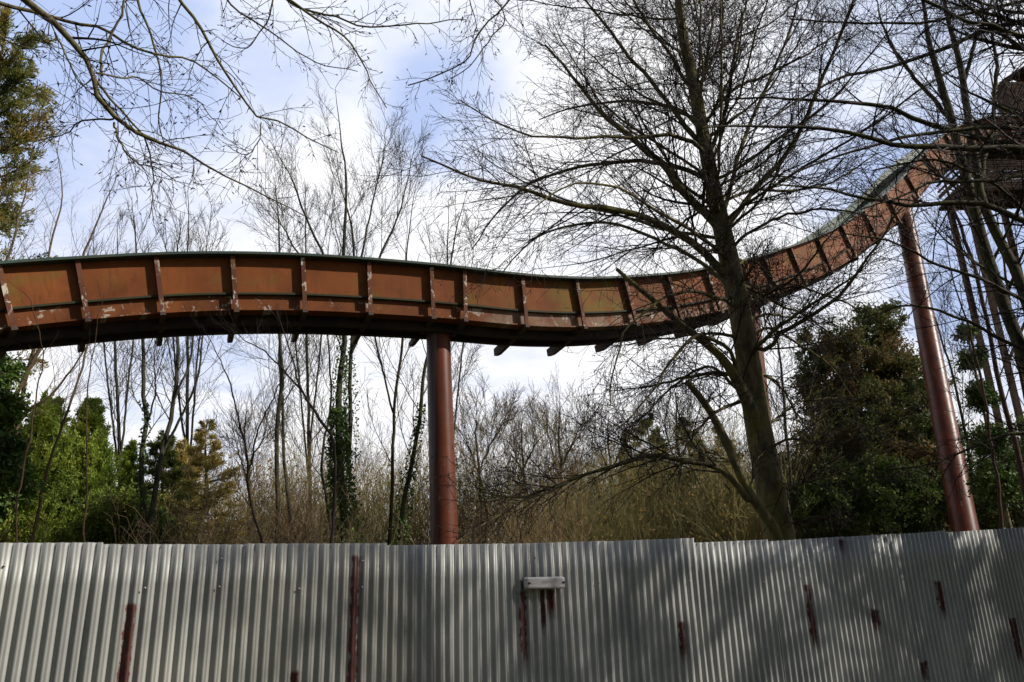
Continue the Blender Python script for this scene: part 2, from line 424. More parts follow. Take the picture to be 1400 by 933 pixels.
def spawn(rng, P, R, m, tr=(.15, 1), ang=(35, 60), ln=(.3, .5), fixed=None, nseg=6, wob=.12, up=0.0, rf=.5, rtip=.003, rmin=.004, minL=.15, flat=0.0, taper=.55, side=None):
    """m children per parent; returns P,R of children"""
    N, n, _ = P.shape
    L = seglen(P)
    t = (np.arange(m)[None, :]+rng.random((N, m)))/m
    t = tr[0]+(tr[1]-tr[0])*t
    x = t*(n-1); i = np.clip(x.astype(int), 0, n-2); f = (x-i)[..., None]
    ii = np.arange(N)[:, None]
    S0 = P[ii, i]*(1-f)+P[ii, i+1]*f
    T = P[ii, i+1]-P[ii, i]; T /= np.linalg.norm(T, axis=-1, keepdims=True)+1e-9
    r0 = (R[ii, i]*(1-f[..., 0])+R[ii, i+1]*f[..., 0])
    a = np.radians(rng.uniform(ang[0], ang[1], (N, m)))[..., None]
    q = perp(rng, T)
    if flat > 0:
        q[..., 2] *= (1-flat); q -= (q*T).sum(-1, keepdims=True)*T; q /= np.linalg.norm(q, axis=-1, keepdims=True)+1e-9
    if side is not None:
        q = q+np.asarray(side); q -= (q*T).sum(-1, keepdims=True)*T; q /= np.linalg.norm(q, axis=-1, keepdims=True)+1e-9
    D = np.cos(a)*T+np.sin(a)*q
    lf = rng.uniform(ln[0], ln[1], (N, m))
    CL = (L[:, None] if fixed is None else fixed)*lf*(1-taper*(t-tr[0])/(max(tr[1]-tr[0], 1e-6)))
    cr = np.maximum(np.minimum(r0*rf*rng.uniform(.8, 1.15, r0.shape), .022*CL+.001), rmin)
    S0 = S0.reshape(-1, 3); D = D.reshape(-1, 3); CL = CL.ravel(); cr = cr.ravel()
    keep = CL > minL
    S0, D, CL, cr = S0[keep], D[keep], CL[keep], cr[keep]
    K = len(CL); out = np.empty((K, nseg, 3)); out[:, 0] = S0; st = (CL/(nseg-1))[:, None]
    p = S0
    for j in range(1, nseg):
        D = D+rng.normal(size=D.shape)*wob+np.array([0, 0, up])
        D /= np.linalg.norm(D, axis=1, keepdims=True)+1e-9
        p = p+D*st; out[:, j] = p
    u = np.linspace(0, 1, nseg)[None, :]
    RR = cr[:, None]*(1-u)+np.minimum(rtip, cr)[:, None]*u
    return out, RR

def leaves(rng, pos, size, asp=2.2, dirs=None, jit=.5):
    """rhombus leaf faces"""
    N = len(pos)
    a = rng.normal(size=(N, 3)) if dirs is None else dirs+rng.normal(size=(N, 3))*jit
    a /= np.linalg.norm(a, axis=1, keepdims=True)+1e-9
    b = perp(rng, a); s = (size*rng.uniform(.6, 1.3, N))[:, None]
    w = s/asp
    V = np.stack([pos, pos+a*s*.5+b*w*.5, pos+a*s, pos+a*s*.5-b*w*.5], axis=1).reshape(-1, 3)
    Fq = np.arange(N*4).reshape(N, 4)
    return V, Fq
def onlines(rng, P, m):
    N, n, _ = P.shape
    x = rng.random((N, m))*(n-1); i = np.clip(x.astype(int), 0, n-2); f = (x-i)[..., None]; ii = np.arange(N)[:, None]
    pos = P[ii, i]*(1-f)+P[ii, i+1]*f; d = P[ii, i+1]-P[ii, i]; d /= np.linalg.norm(d, axis=-1, keepdims=True)+1e-9
    return pos.reshape(-1, 3), d.reshape(-1, 3)

def trace(pts, wpx, n=20):
    """pts: (px,py,Y) points of a limb; wpx: photo widths at start and end (px)"""
    Q = np.array([at(*p) for p in pts]); C = catmull(Q, n)
    Y0, Y1 = pts[0][2], pts[-1][2]
    if isinstance(wpx, (int, float)): wpx = (wpx, wpx*.3)
    w = np.interp(np.linspace(0, 1, n), np.linspace(0, 1, len(wpx)), wpx)
    dist = np.linalg.norm(C-CAM, axis=1)
    return C, np.maximum(w*.5*dist/F0/1.05, .003)
def stack(traces, n=20):
    return np.array([t[0] for t in traces]), np.array([t[1] for t in traces])

# ------------------------------------------------------------------ ground
gx = np.r_[np.linspace(-900, -60, 14), np.linspace(-50, 60, 56), np.linspace(75, 900, 14)]
gy = np.r_[np.linspace(-900, -40, 12), np.linspace(-30, 120, 76), np.linspace(140, 1500, 18)]
X, Y = np.meshgrid(gx, gy)
def gz(x, y):
    r = np.clip((y-30)/60, 0, 1); r = r*r*(3-2*r)
    return r*5.0*(1+.25*np.sin(x*.05+1)) + .05*np.sin(x*.7)*np.cos(y*.6)*np.clip(y-8, 0, 1)
Z = gz(X, Y)
V = np.stack([X, Y, Z], -1).reshape(-1, 3); nx = len(gx); ny = len(gy)
i, j = np.meshgrid(np.arange(nx-1), np.arange(ny-1)); a = (j*nx+i).ravel()
o = link('ground', V, np.stack([a, a+1, a+1+nx, a+nx], -1), M_ground, smooth=True); o['kind'] = 'structure'

# ------------------------------------------------------------------ corrugated fence
rng = np.random.default_rng(3)
tops = [(-470, 741, -270, 741), (-270, 742, -70, 741), (-70, 742.5, 134, 742), (134, 744, 336, 744.5), (336, 743.5, 524, 743), (524, 746, 685, 743.5), (685, 744, 823, 739.8), (823, 740.5, 943, 736),
        (943, 742.5, 1048, 738), (1048, 740.5, 1151, 734), (1151, 734.5, 1219, 730.5), (1219, 731, 1289, 726.5), (1289, 728.5, 1400, 721.3),
        (1400, 722, 1500, 714), (1500, 716, 1610, 707), (1610, 708, 1720, 700)]
fence = empty('corrugated_fence', 'long grey corrugated iron fence with red rust streaks along the bottom of the view', 'fence', tuple(F_O))
PITCHC, AMP = .0762, .0140
for k, (x0, y0, x1, y1) in enumerate(tops):
    s0, z0 = fence_hit(x0, y0); s1, z1 = fence_hit(x1, y1)
    ncol = int((s1-s0)/PITCHC*10)+1; ss = np.linspace(s0, s1+.03, ncol)
    rows = 9
    nz = np.linspace(0, 1, rows)
    top = z0+(z1-z0)*(ss-s0)/(s1-s0)
    topn = top + rng.normal(size=ncol)*.0008
    Zg = .02+(topn[None, :]-.02)*nz[:, None]
    ph = rng.uniform(-.08, .08)
    wave = np.cos(ss[None, :]/PITCHC*2*math.pi)
    wave = np.sign(wave)*np.abs(wave)**.9
    off = AMP*wave + .0025*(k % 2) + .006*np.sin(Zg*2.1+k)*np.sin(ss[None, :]*1.9+k*1.3) + .003*np.sin(ss[None, :]*9+Zg*4+k)
    P = F_O[None, None]+FD[None, None]*(ss[None, :, None])+FN[None, None]*off[..., None]
    P[..., 2] = Zg
    Pb = P-FN[None, None]*.0016
    V = np.concatenate([P.reshape(-1, 3), Pb.reshape(-1, 3)]); nb = rows*ncol
    ii, jj = np.meshgrid(np.arange(ncol-1), np.arange(rows-1)); a = (jj*ncol+ii).ravel()
    f1 = np.stack([a, a+1, a+1+ncol, a+ncol], -1); f2 = np.stack([a+nb, a+ncol+nb, a+1+ncol+nb, a+1+nb], -1)
    e = (rows-1)*ncol+np.arange(ncol-1); f3 = np.stack([e, e+1, e+1+nb, e+nb], -1)
    e = np.arange(rows-1)*ncol; f4 = np.stack([e, e+ncol, e+ncol+nb, e+nb], -1); e = e+ncol-1; f5 = np.stack([e, e+nb, e+ncol+nb, e+ncol], -1)
    uv = np.tile(np.stack([np.tile(ss, rows), Zg.ravel()], -1), (2, 1))
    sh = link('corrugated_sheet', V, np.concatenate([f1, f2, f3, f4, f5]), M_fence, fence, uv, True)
    # roofing screws
    zr = 2.13-.33-.02*(k % 3)
    for q_ in range(2 if k > 2 else 1):
        sc = s0+(s1-s0)*(.35+.5*q_+rng.uniform(-.06, .06)); sc = s0+(round((sc-s0)/PITCHC))*PITCHC
        for zz in ([zr+rng.uniform(-.02, .02)]+([zr+.19] if rng.random() < .35 else [])):
            c = F_O+FD*sc+FN*(AMP+.004)+np.array([0, 0, zz])
            ring = []; 
            for (rr, dd) in [(.008, -.003), (.008, .001), (.005, .003), (.0045, .007), (.0001, .0075)]:
                ring.append([c+FN*dd+rr*(FD*math.cos(t)+np.array([0, 0, 1])*math.sin(t)) for t in np.arange(8)*math.pi/4])
            vv = np.array(ring).reshape(-1, 3); ff = [[r*8+t, r*8+(t+1) % 8, (r+1)*8+(t+1) % 8, (r+1)*8+t] for r in range(4) for t in range(8)]
            link('screw', vv, np.array(ff), M_zinc, sh, smooth=True)
# rail and posts on the back of the sheets
mb = MB()
sA, sB = fence_hit(-470, 741)[0], fence_hit(1720, 700)[0]
for zz in (.45, 1.78):
    a = F_O+FD*sA-FN*.035; b = F_O+FD*sB-FN*.035
    d = FN*-.05; h = np.array([0, 0, .07]); z = np.array([0, 0, zz])
    mb.hexa([a+z, b+z, b+z+d, a+z+d, a+z+h, b+z+h, b+z+d+h, a+z+d+h])
mb.build('rail', M_wood, fence)
for s in np.arange(sA+.4, sB, 2.4):
    p = F_O+FD*s-FN*.13; m2 = MB(); e = FD*.045; n_ = FN*.045; z = np.array([0, 0, 1.95])
    m2.hexa([p-e-n_, p+e-n_, p+e+n_, p-e+n_, p-e-n_+z, p+e-n_+z, p+e+n_+z, p-e+n_+z]); m2.build('post', M_wood, fence)
rebase(fence)

# bulkhead lamp on the fence
sL, zL = fence_hit(739, 797.5); sl0 = fence_hit(711, 797)[0]; sl1 = fence_hit(764, 797)[0]; hh = (fence_hit(739, 789)[1]-fence_hit(739, 806)[1])/2
base = F_O+FD*sL+FN*.014+np.array([0, 0, zL])
lamp = empty('bulkhead_lamp', 'dirty white oblong bulkhead lamp fixed to the corrugated fence above rust runs', 'wall lamp', tuple(base))
hw = (sl1-sl0)/2
def lbox(name, m, d0, d1, w, h, bev, inset=0):
    mb = MB(); c = []
    for (dd, ww, h2) in ((d0, w, h), (d1, w-inset, h-inset)):
        for (a, b_) in ((-1, -1), (1, -1), (1, 1), (-1, 1)): c.append(FD*ww*a+np.array([0, 0, h2*b_])+FN*dd)
    mb.hexa(c); return mb.build(name, m, lamp, False, bev)
lbox('base_plate', M_dark, 0, .022, hw*.97, hh*.93, .004)
lbox('diffuser', M_plastic, .022, .085, hw, hh, .012, .006)
for sx in (-1, 1):
    mb = MB(); c0 = FD*(sx*(hw-.022)); z = np.array([0, 0, 1.])
    mb.hexa([c0+FD*a*.009+z*b_*.007+FN*dd for dd in (.084, .093) for (a, b_) in ((-1, -1), (1, -1), (1, 1), (-1, 1))])
    mb.build('clip', M_dark, lamp)

# ------------------------------------------------------------------ flume trough
Tn = np.gradient(path, axis=0); Tn /= np.linalg.norm(Tn, axis=1, keepdims=True)
Nf = np.stack([-Tn[:, 1], Tn[:, 0], 0*Tn[:, 0]], -1); Nf /= np.linalg.norm(Nf, axis=1, keepdims=True)
Uu = np.cross(Tn, Nf); 
bank = np.radians(np.interp(pathpx, [900, 1080, 1150, 1270, 1330, 1400], [0, 0, 0, 0, 0, 0]))
# bank: rotate so the far side lifts
N2 = Nf*np.cos(bank)[:, None]+Uu*np.sin(bank)[:, None]; U2 = -Nf*np.sin(bank)[:, None]+Uu*np.cos(bank)[:, None]
hsc = np.interp(pathpx, [0, 600, 900, 1100, 1250, 1400], [1.10, 1.15, 1.16, 1.16, 1.16, 1.16])
def fr(i, a, b): return path[i]+N2[i]*a+U2[i]*b*hsc[i]
def sweep(name, prof, m, parent, i0=0, i1=NS, smooth=True, sub=None):
    k = len(prof); V = []; uv = []
    pl = np.r_[0, np.cumsum([math.dist(prof[j], prof[(j+1) % k]) for j in range(k)])][:k]
    for i in range(i0, i1):
        for j, (a, b) in enumerate(prof): V.append(fr(i, a, b)); uv.append((arc[i], b if abs(prof[j][0]-prof[j-1][0]) < .5 else a))
    n = i1-i0
    Fs = [[r*k+c, r*k+(c+1) % k, (r+1)*k+(c+1) % k, (r+1)*k+c] for r in range(n-1) for c in range(k)]
    Fs += [list(range(k))[::-1], [(n-1)*k+c for c in range(k)]]
    return link(name, np.array(V), Fs, m, parent, uv, False)
WT = 1.5
flume = empty('flume_trough', 'rusty brown raised flume trough with green lip curving across the whole view', 'water slide', (float(path[0][0]), float(path[0][1]), 0))
sweep('upper_panel', [(0, -.69), (.05, -.69), (.05, -.02), (0, -.02)], M_panel, flume)
sweep('lower_panel', [(.05, -.985), (.08, -.985), (.08, -.727), (.05, -.727)], M_band, flume)
sweep('ledge', [(-.035, -.725), (.09, -.725), (.09, -.69), (-.035, -.69)], M_moss, flume)
sweep('bottom_flange', [(-.01, -1.012), (.30, -1.012), (.30, -.988), (-.01, -.988)], M_band, flume)
sweep('lip', [(-.21, -.02), (.13, -.02), (.13, .025), (-.21, .025)], M_lip, flume)
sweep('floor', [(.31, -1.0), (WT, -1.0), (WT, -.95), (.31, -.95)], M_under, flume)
sweep('far_panel', [(WT-.05, -.94), (WT, -.94), (WT, .03), (WT-.05, .03)], M_liner, flume)
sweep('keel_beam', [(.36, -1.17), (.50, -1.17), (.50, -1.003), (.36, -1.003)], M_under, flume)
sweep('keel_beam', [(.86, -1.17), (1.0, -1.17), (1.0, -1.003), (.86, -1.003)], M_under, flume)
RIBS = [-300, -205, -110, -3, 105, 213, 317, 413, 503, 588, 633, 712, 785, 851, 910, 962, 1011, 1040, 1077, 1114, 1147, 1177, 1207, 1235, 1260, 1290, 1330, 1375]
def frm(x):
    s = float(np.interp(x, pathpx, arc)); i = int(np.argmin(np.abs(arc-s)))
    P = np.array([np.interp(s, arc, path[:, c]) for c in range(3)])
    return P, Tn[i], N2[i], U2[i], hsc[i]
for x in RIBS:
    P, T, N_, U_, h = frm(x)
    def q(a, b, t): return P+N_*a+U_*b*h+T*t
    mb = MB()
    t1 = .042
    # web plate and front flange
    mb.hexa([q(-.10, -1.0, -.008), q(-.10, -1.0, .008), q(-.003, -1.0, .008), q(-.003, -1.0, -.008), q(-.105, -.025, -.008), q(-.105, -.025, .008), q(-.003, -.025, .008), q(-.003, -.025, -.008)])
    mb.hexa([q(-.115, -1.02, -t1), q(-.115, -1.02, t1), q(-.102, -1.02, t1), q(-.102, -1.02, -t1), q(-.12, -.025, -t1), q(-.12, -.025, t1), q(-.107, -.025, t1), q(-.107, -.025, -t1)])
    mb.build('rib', M_rib, flume)
    mb = MB()
    if x < 1080:
        w = .05; B0, B1 = -1.025, -1.16
        dp = .05 if x < 640 else .12
        mb.hexa([q(-.14, B0-.06, -w), q(-.14, B0-.06, w), q(WT+.02, B0-.07-dp, w), q(WT+.02, B0-.07-dp, -w), q(-.14, B0, -w), q(-.14, B0, w), q(WT+.02, B0, w), q(WT+.02, B0, -w)])
        mb.hexa([q(WT+.021, B0-.07-dp, -w), q(WT+.021, B0-.07-dp, w), q(WT+.24, B0-.05-dp, w), q(WT+.24, B0-.05-dp, -w), q(WT+.021, B0, -w), q(WT+.021, B0, w), q(WT+.24, B0-.02, w), q(WT+.24, B0-.02, -w)])
    else:
        w = .05
        mb.hexa([q(-.13, -1.12, -w), q(-.13, -1.12, w), q(WT, -1.12, w), q(WT, -1.12, -w), q(-.13, -1.03, -w), q(-.13, -1.03, w), q(WT, -1.03, w), q(WT, -1.03, -w)])
    mb.build('cross_beam', M_beam, flume)
rebase(flume)

# ------------------------------------------------------------------ support pillars
def pillar(label, p0, p1, r0, r1, headx=None, br=True, m_=None):
    """p0 base point, p1 top"""
    root = empty('support_pillar', label, 'pillar', (float(p0[0]), float(p0[1]), 0), 'pillars carrying the flume')
    n = 26; P = np.array([p0*(1-t)+p1*t for t in np.linspace(0, 1, n)]); P = P[None]
    R = np.linspace(r0, r1, n)[None]
    V, Fq = tubes(P, R, 40); link('column', V, Fq, m_ or M_pillar, root, smooth=True)
    ax = (p1-p0)/np.linalg.norm(p1-p0)
    V, Fq = tubes(np.array([[p1-ax*.065, p1-ax*.03]]), np.array([[r1*1.10, r1*1.10]]), 32)
    c = MB()
    o = link('collar', V, Fq, M_steel, root, smooth=True); 
    for k in range(8):
        a_ = k*math.pi/4+.2; c = MB(); dr = np.array([math.cos(a_), math.sin(a_), 0]); tg = np.array([-math.sin(a_), math.cos(a_), 0]); b0 = p1-ax*.10
        c.hexa([b0+dr*(r1*1.02)-tg*.012-ax*.14, b0+dr*(r1*1.02)+tg*.012-ax*.14, b0+dr*(r1*1.03)+tg*.012-ax*.139, b0+dr*(r1*1.03)-tg*.012-ax*.139,
                b0+dr*(r1*1.0)-tg*.012, b0+dr*(r1*1.0)+tg*.012, b0+dr*(r1*1.28)+tg*.012, b0+dr*(r1*1.28)-tg*.012])
        c.build('gusset', M_steel, root)
    V, Fq = tubes(np.array([[p1-ax*.10, p1-ax*.0999, p1-ax*.0701, p1-ax*.07]]), np.array([[r1*.9, r1*1.3, r1*1.3, r1*.9]]), 32); link('flange', V, Fq, M_steel, root)
    if headx is not None:
        P_, T, N_, U_, h = frm(headx)
        c = MB(); p = p1
        def q(a, t, z): return p+N_*a+T*t+np.array([0, 0, z])
        c.hexa([q(-.5, -.13, -.02), q(-.5, .13, -.02), q(.5, .13, -.02), q(.5, -.13, -.02), q(-.62, -.13, .16), q(-.62, .13, .16), q(.62, .13, .16), q(.62, -.13, .16)])
        c.build('saddle', M_under, root)
        c = MB()
        c.hexa([q(-.70, -.055, -.03), q(-.70, .075, -.03), q(-.63, .075, -.03), q(-.63, -.055, -.03), q(-.70, -.055, .19), q(-.70, .075, .19), q(-.63, .075, .19), q(-.63, -.055, .19)])
        c.build('bracket', M_rib, root)
    if br:
        side = -RT; b = p1-ax*.16+side*(r1*1.0)
        c = MB(); f_ = np.array([0, -1, 0.])
        c.hexa([b+side*a+f_*bb+ax*cc for cc in (-.09, .09) for (a, bb) in ((-.06, -.04), (.05, -.04), (.05, .04), (-.06, .04))])
        c.build('clamp', M_dark, root)
    rebase(root)
    return root
P1t = at(599, 448, 16.75); P1b = at(609, 860, 16.55)
P1b = P1t*1.0; tt = at(607.5, 740, 16.55); ax = (tt-P1t); P1b = P1t+ax*((0-P1t[2])/ax[2])
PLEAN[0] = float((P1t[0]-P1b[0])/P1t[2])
pillar('thick glossy red-brown pillar in plain view left of centre', P1b, P1t, .295, .27, 612, True, mat('sky_sheen_pillar_paint', (.2, .06, .03), .35, 0, pillar1f, .25))
P2t = at(1024, 424, 21.1); tt = at(1053, 700, 21.1); ax = tt-P2t; P2b = P2t+ax*((gz(*tt[:2])-P2t[2])/ax[2])
pillar('red-brown pillar half hidden behind the big tree trunk', P2b, P2t, .30, .27, 1030)
P3t = at(1231, 266, 27.6); tt = at(1319, 722, 22.5)
ax = tt-P3t; P3b = P3t+ax*((0-P3t[2])/ax[2])
pillar('tall leaning red-brown pillar near the right edge before dark evergreens', P3b, P3t, .36, .30, None, False)

# ------------------------------------------------------------------ timber structure at the top of the lift
YT = 33.0
tw = empty('timber_tower', 'dark timber lift tower half hidden by branches at upper right', 'tower', (float(at(1380, 260, YT)[0]), YT, float(gz(at(1380, 260, YT)[0], YT))))
c0 = at(1312, 240, YT)[0]; c1 = at(1560, 240, YT)[0]; zt = at(1330, 196, YT)[2]; zb = at(1330, 258, YT)[2]
n = 22
for face in range(2):
    mb = MB()
    rt2 = np.random.default_rng(5+face)
    for i_ in range(n):
        if rt2.random() < .22: continue
        j_ = rt2.uniform(0, .9 if i_ < 8 else .25)
        z0 = zb+(zt-zb)*i_/n; z1 = zb+(zt-zb)*(i_+rt2.uniform(.6, .88))/n; dy = .012*((i_*7) % 3)
        if face == 0: mb.box((c0+j_, YT-.05-dy, z0), (c1, YT, z1))
        else: mb.box((c0, YT+.01, z0), (c0+.05+dy, YT+2.0, z1))
    mb.build('plank_wall', M_wood, tw)
mb = MB(); mb.box((c0+.06, YT+.02, zt-.3), (c1, YT+2.0, zt-.2)); mb.build('deck', M_wood, tw)
mb = MB()
for i_ in range(14): mb.box((c0-.2, YT-.25+i_*.16, zb-.16), (c1+.01*i_, YT-.17+i_*.16, zb-.02))
mb.build('joists', M_wood, tw)
for (dx, dy) in ((.3, .3), (2.9, .3), (5.6, .3), (.3, 1.8), (2.9, 1.8), (5.6, 1.8)):
    x, y = c0+dx, YT+dy; g0 = float(gz(x, y)); mb = MB(); mb.box((x-.11, y-.11, g0-.2), (x+.11, y+.11, zb-.17)); mb.build('post', M_wood, tw)
for (xa, xb) in ((.3, 2.9), (2.9, 5.6)):
    for (za, zc_) in ((zb-4.2, zb-.4), (zb-8.4, zb-4.4)):
        a = np.array([c0+xa, YT+.1, za]); b = np.array([c0+xb, YT+.1, zc_])
        V, Fq = tubes(np.array([[a, b]]), np.array([[.07, .07]]), 4); link('brace', V, Fq, M_wood, tw)
# small hut on top
hx0 = at(1376, 120, YT+1)[0]; hx1 = at(1440, 120, YT+1)[0]; hz0 = at(1380, 152, YT+1)[2]; hz1 = at(1380, 112, YT+1)[2]; hz2 = at(1395, 93, YT+1)[2]
hut = MB(); nn = 9
for i_ in range(nn):
    a, b = hz0+(hz1-hz0)*i_/nn, hz0+(hz1-hz0)*(i_+.92)/nn
    hut.box((hx0, YT+1, a), (hx1, YT+1.05, b)); hut.box((hx0, YT+1.06, a), (hx0+.05, YT+1.9, b)); hut.box((hx0+.06, YT+1.85, a), (hx1, YT+1.9, b))
hut.build('hut_wall', M_wood, tw)
xm = (hx0+hx1)/2; rf = MB()
rf.hexa([(hx0-.15, YT+.85, hz1), (xm, YT+.85, hz2), (xm, YT+2.0, hz2), (hx0-.15, YT+2.0, hz1), (hx0-.15, YT+.85, hz1+.08), (xm, YT+.85, hz2+.08), (xm, YT+2.0, hz2+.08), (hx0-.15, YT+2.0, hz1+.08)])
rf.hexa([(xm+.003, YT+.85, hz2), (hx1+.15, YT+.85, hz1), (hx1+.15, YT+2.0, hz1), (xm+.003, YT+2.0, hz2), (xm+.003, YT+.85, hz2+.08), (hx1+.15, YT+.85, hz1+.08), (hx1+.15, YT+2.0, hz1+.08), (xm+.003, YT+2.0, hz2+.08)])
rf.build('hut_roof', M_wood, tw)
for (x, y) in ((hx0+.1, YT+1.1), (hx1-.1, YT+1.1), (hx0+.1, YT+1.8), (hx1-.1, YT+1.8)):
    mb = MB(); mb.box((x-.06, y-.06, zt-.2), (x+.06, y+.06, hz0-.004)); mb.build('hut_post', M_wood, tw)
for (px0, py0, px1, py1) in ((1364, 150, 1353, 95), (1387, 95, 1380, 80), (1372, 172, 1366, 148)):
    a, b = at(px0, py0, YT+.9), at(px1, py1, YT+.9); V, Fq = tubes(np.array([[a, b]]), np.array([[.045, .035]]), 5); link('pole', V, Fq, M_wood, tw)
rebase(tw)

# ------------------------------------------------------------------ trees
def finish(root, trunkT, limbs, twigs, mbark, mtwig, extra=None, kt=10, k1=6):
    """trunkT list of (P,R) single polylines; limbs/twigs list of (P,R) stacks"""
    V, Fq = merge([tubes(P[None], R[None], kt) for P, R in trunkT]); link('trunk', V, Fq, mbark, root, smooth=True)
    if limbs:
        V, Fq = merge([tubes(P, R, k1) for P, R in limbs]); link('limbs', V, Fq, mbark, root, smooth=True)
    if twigs:
        V, Fq = merge([tubes(P, R, 3) for P, R in twigs]); link('twigs', V, Fq, mtwig, root)
    if extra:
        for (nm, parts, m) in extra:
            V, Fq = merge(parts); link(nm, V, Fq, m, root)
    rebase(root)

def catkins(rng, tw, m, sz):
    P, R = tw; tips = P[:, -2:]; pos, d = onlines(rng, tips, m)
    keep = rng.random(len(pos)) < .55; pos = pos[keep]; d = d[keep]
    d = d*.3+np.array([0, 0, -1.0])
    return leaves(rng, pos, sz, 3.2, d, .35)

# ---- the big alder
rng = np.random.default_rng(11)
Y = 9.6
def tr(*p, w, n=20): return trace(p, w, n)
trunk = tr((1072, 790, Y), (1066, 740, Y), (1052, 660, Y), (1036, 580, Y), (1024, 500, Y), (1012, 430, Y), (1000, 370, Y), (990, 325, Y), (976, 262, Y), (966, 210, Y), (955, 150, Y), (943, 90, Y), (932, 40, Y), (926, -20, Y+.1), (915, -90, Y+.2), (900, -170, Y+.3),
           w=(54, 49, 44, 41, 38, 35, 31, 25, 22, 20, 17, 14, 12, 9, 7, 5), n=60)
p0 = trunk[0][0]; d0 = trunk[0][0]-trunk[0][3]; base = p0+d0*(p0[2]/abs(d0[2])) ; 
trunk = (np.vstack([base*np.array([1, 1, 0]), trunk[0]]),   .82*np.r_[trunk[1][0]*1.25, trunk[1]])
stem2 = tr((1080, 860, Y-.2), (1063, 738, Y-.25), (1042, 700, Y-.35), (1023, 672, Y-.4), (1008, 640, Y-.5), (994, 607, Y-.5), (969, 560, Y-.6), (939, 521, Y-.7), w=(22, 19, 16, 13, 12, 12, 10, 9), n=30)
broken = tr((1034, 600, Y), (1026, 560, Y-.15), (1009, 523, Y-.3), (987, 490, Y-.4), (955, 462, Y-.5), (930, 443, Y-.6), (890, 408, Y-.7), (860, 383, Y-.8), (843, 368, Y-.8), w=(24, 20, 16, 12, 10, 9, 8, 7, 5), n=30)
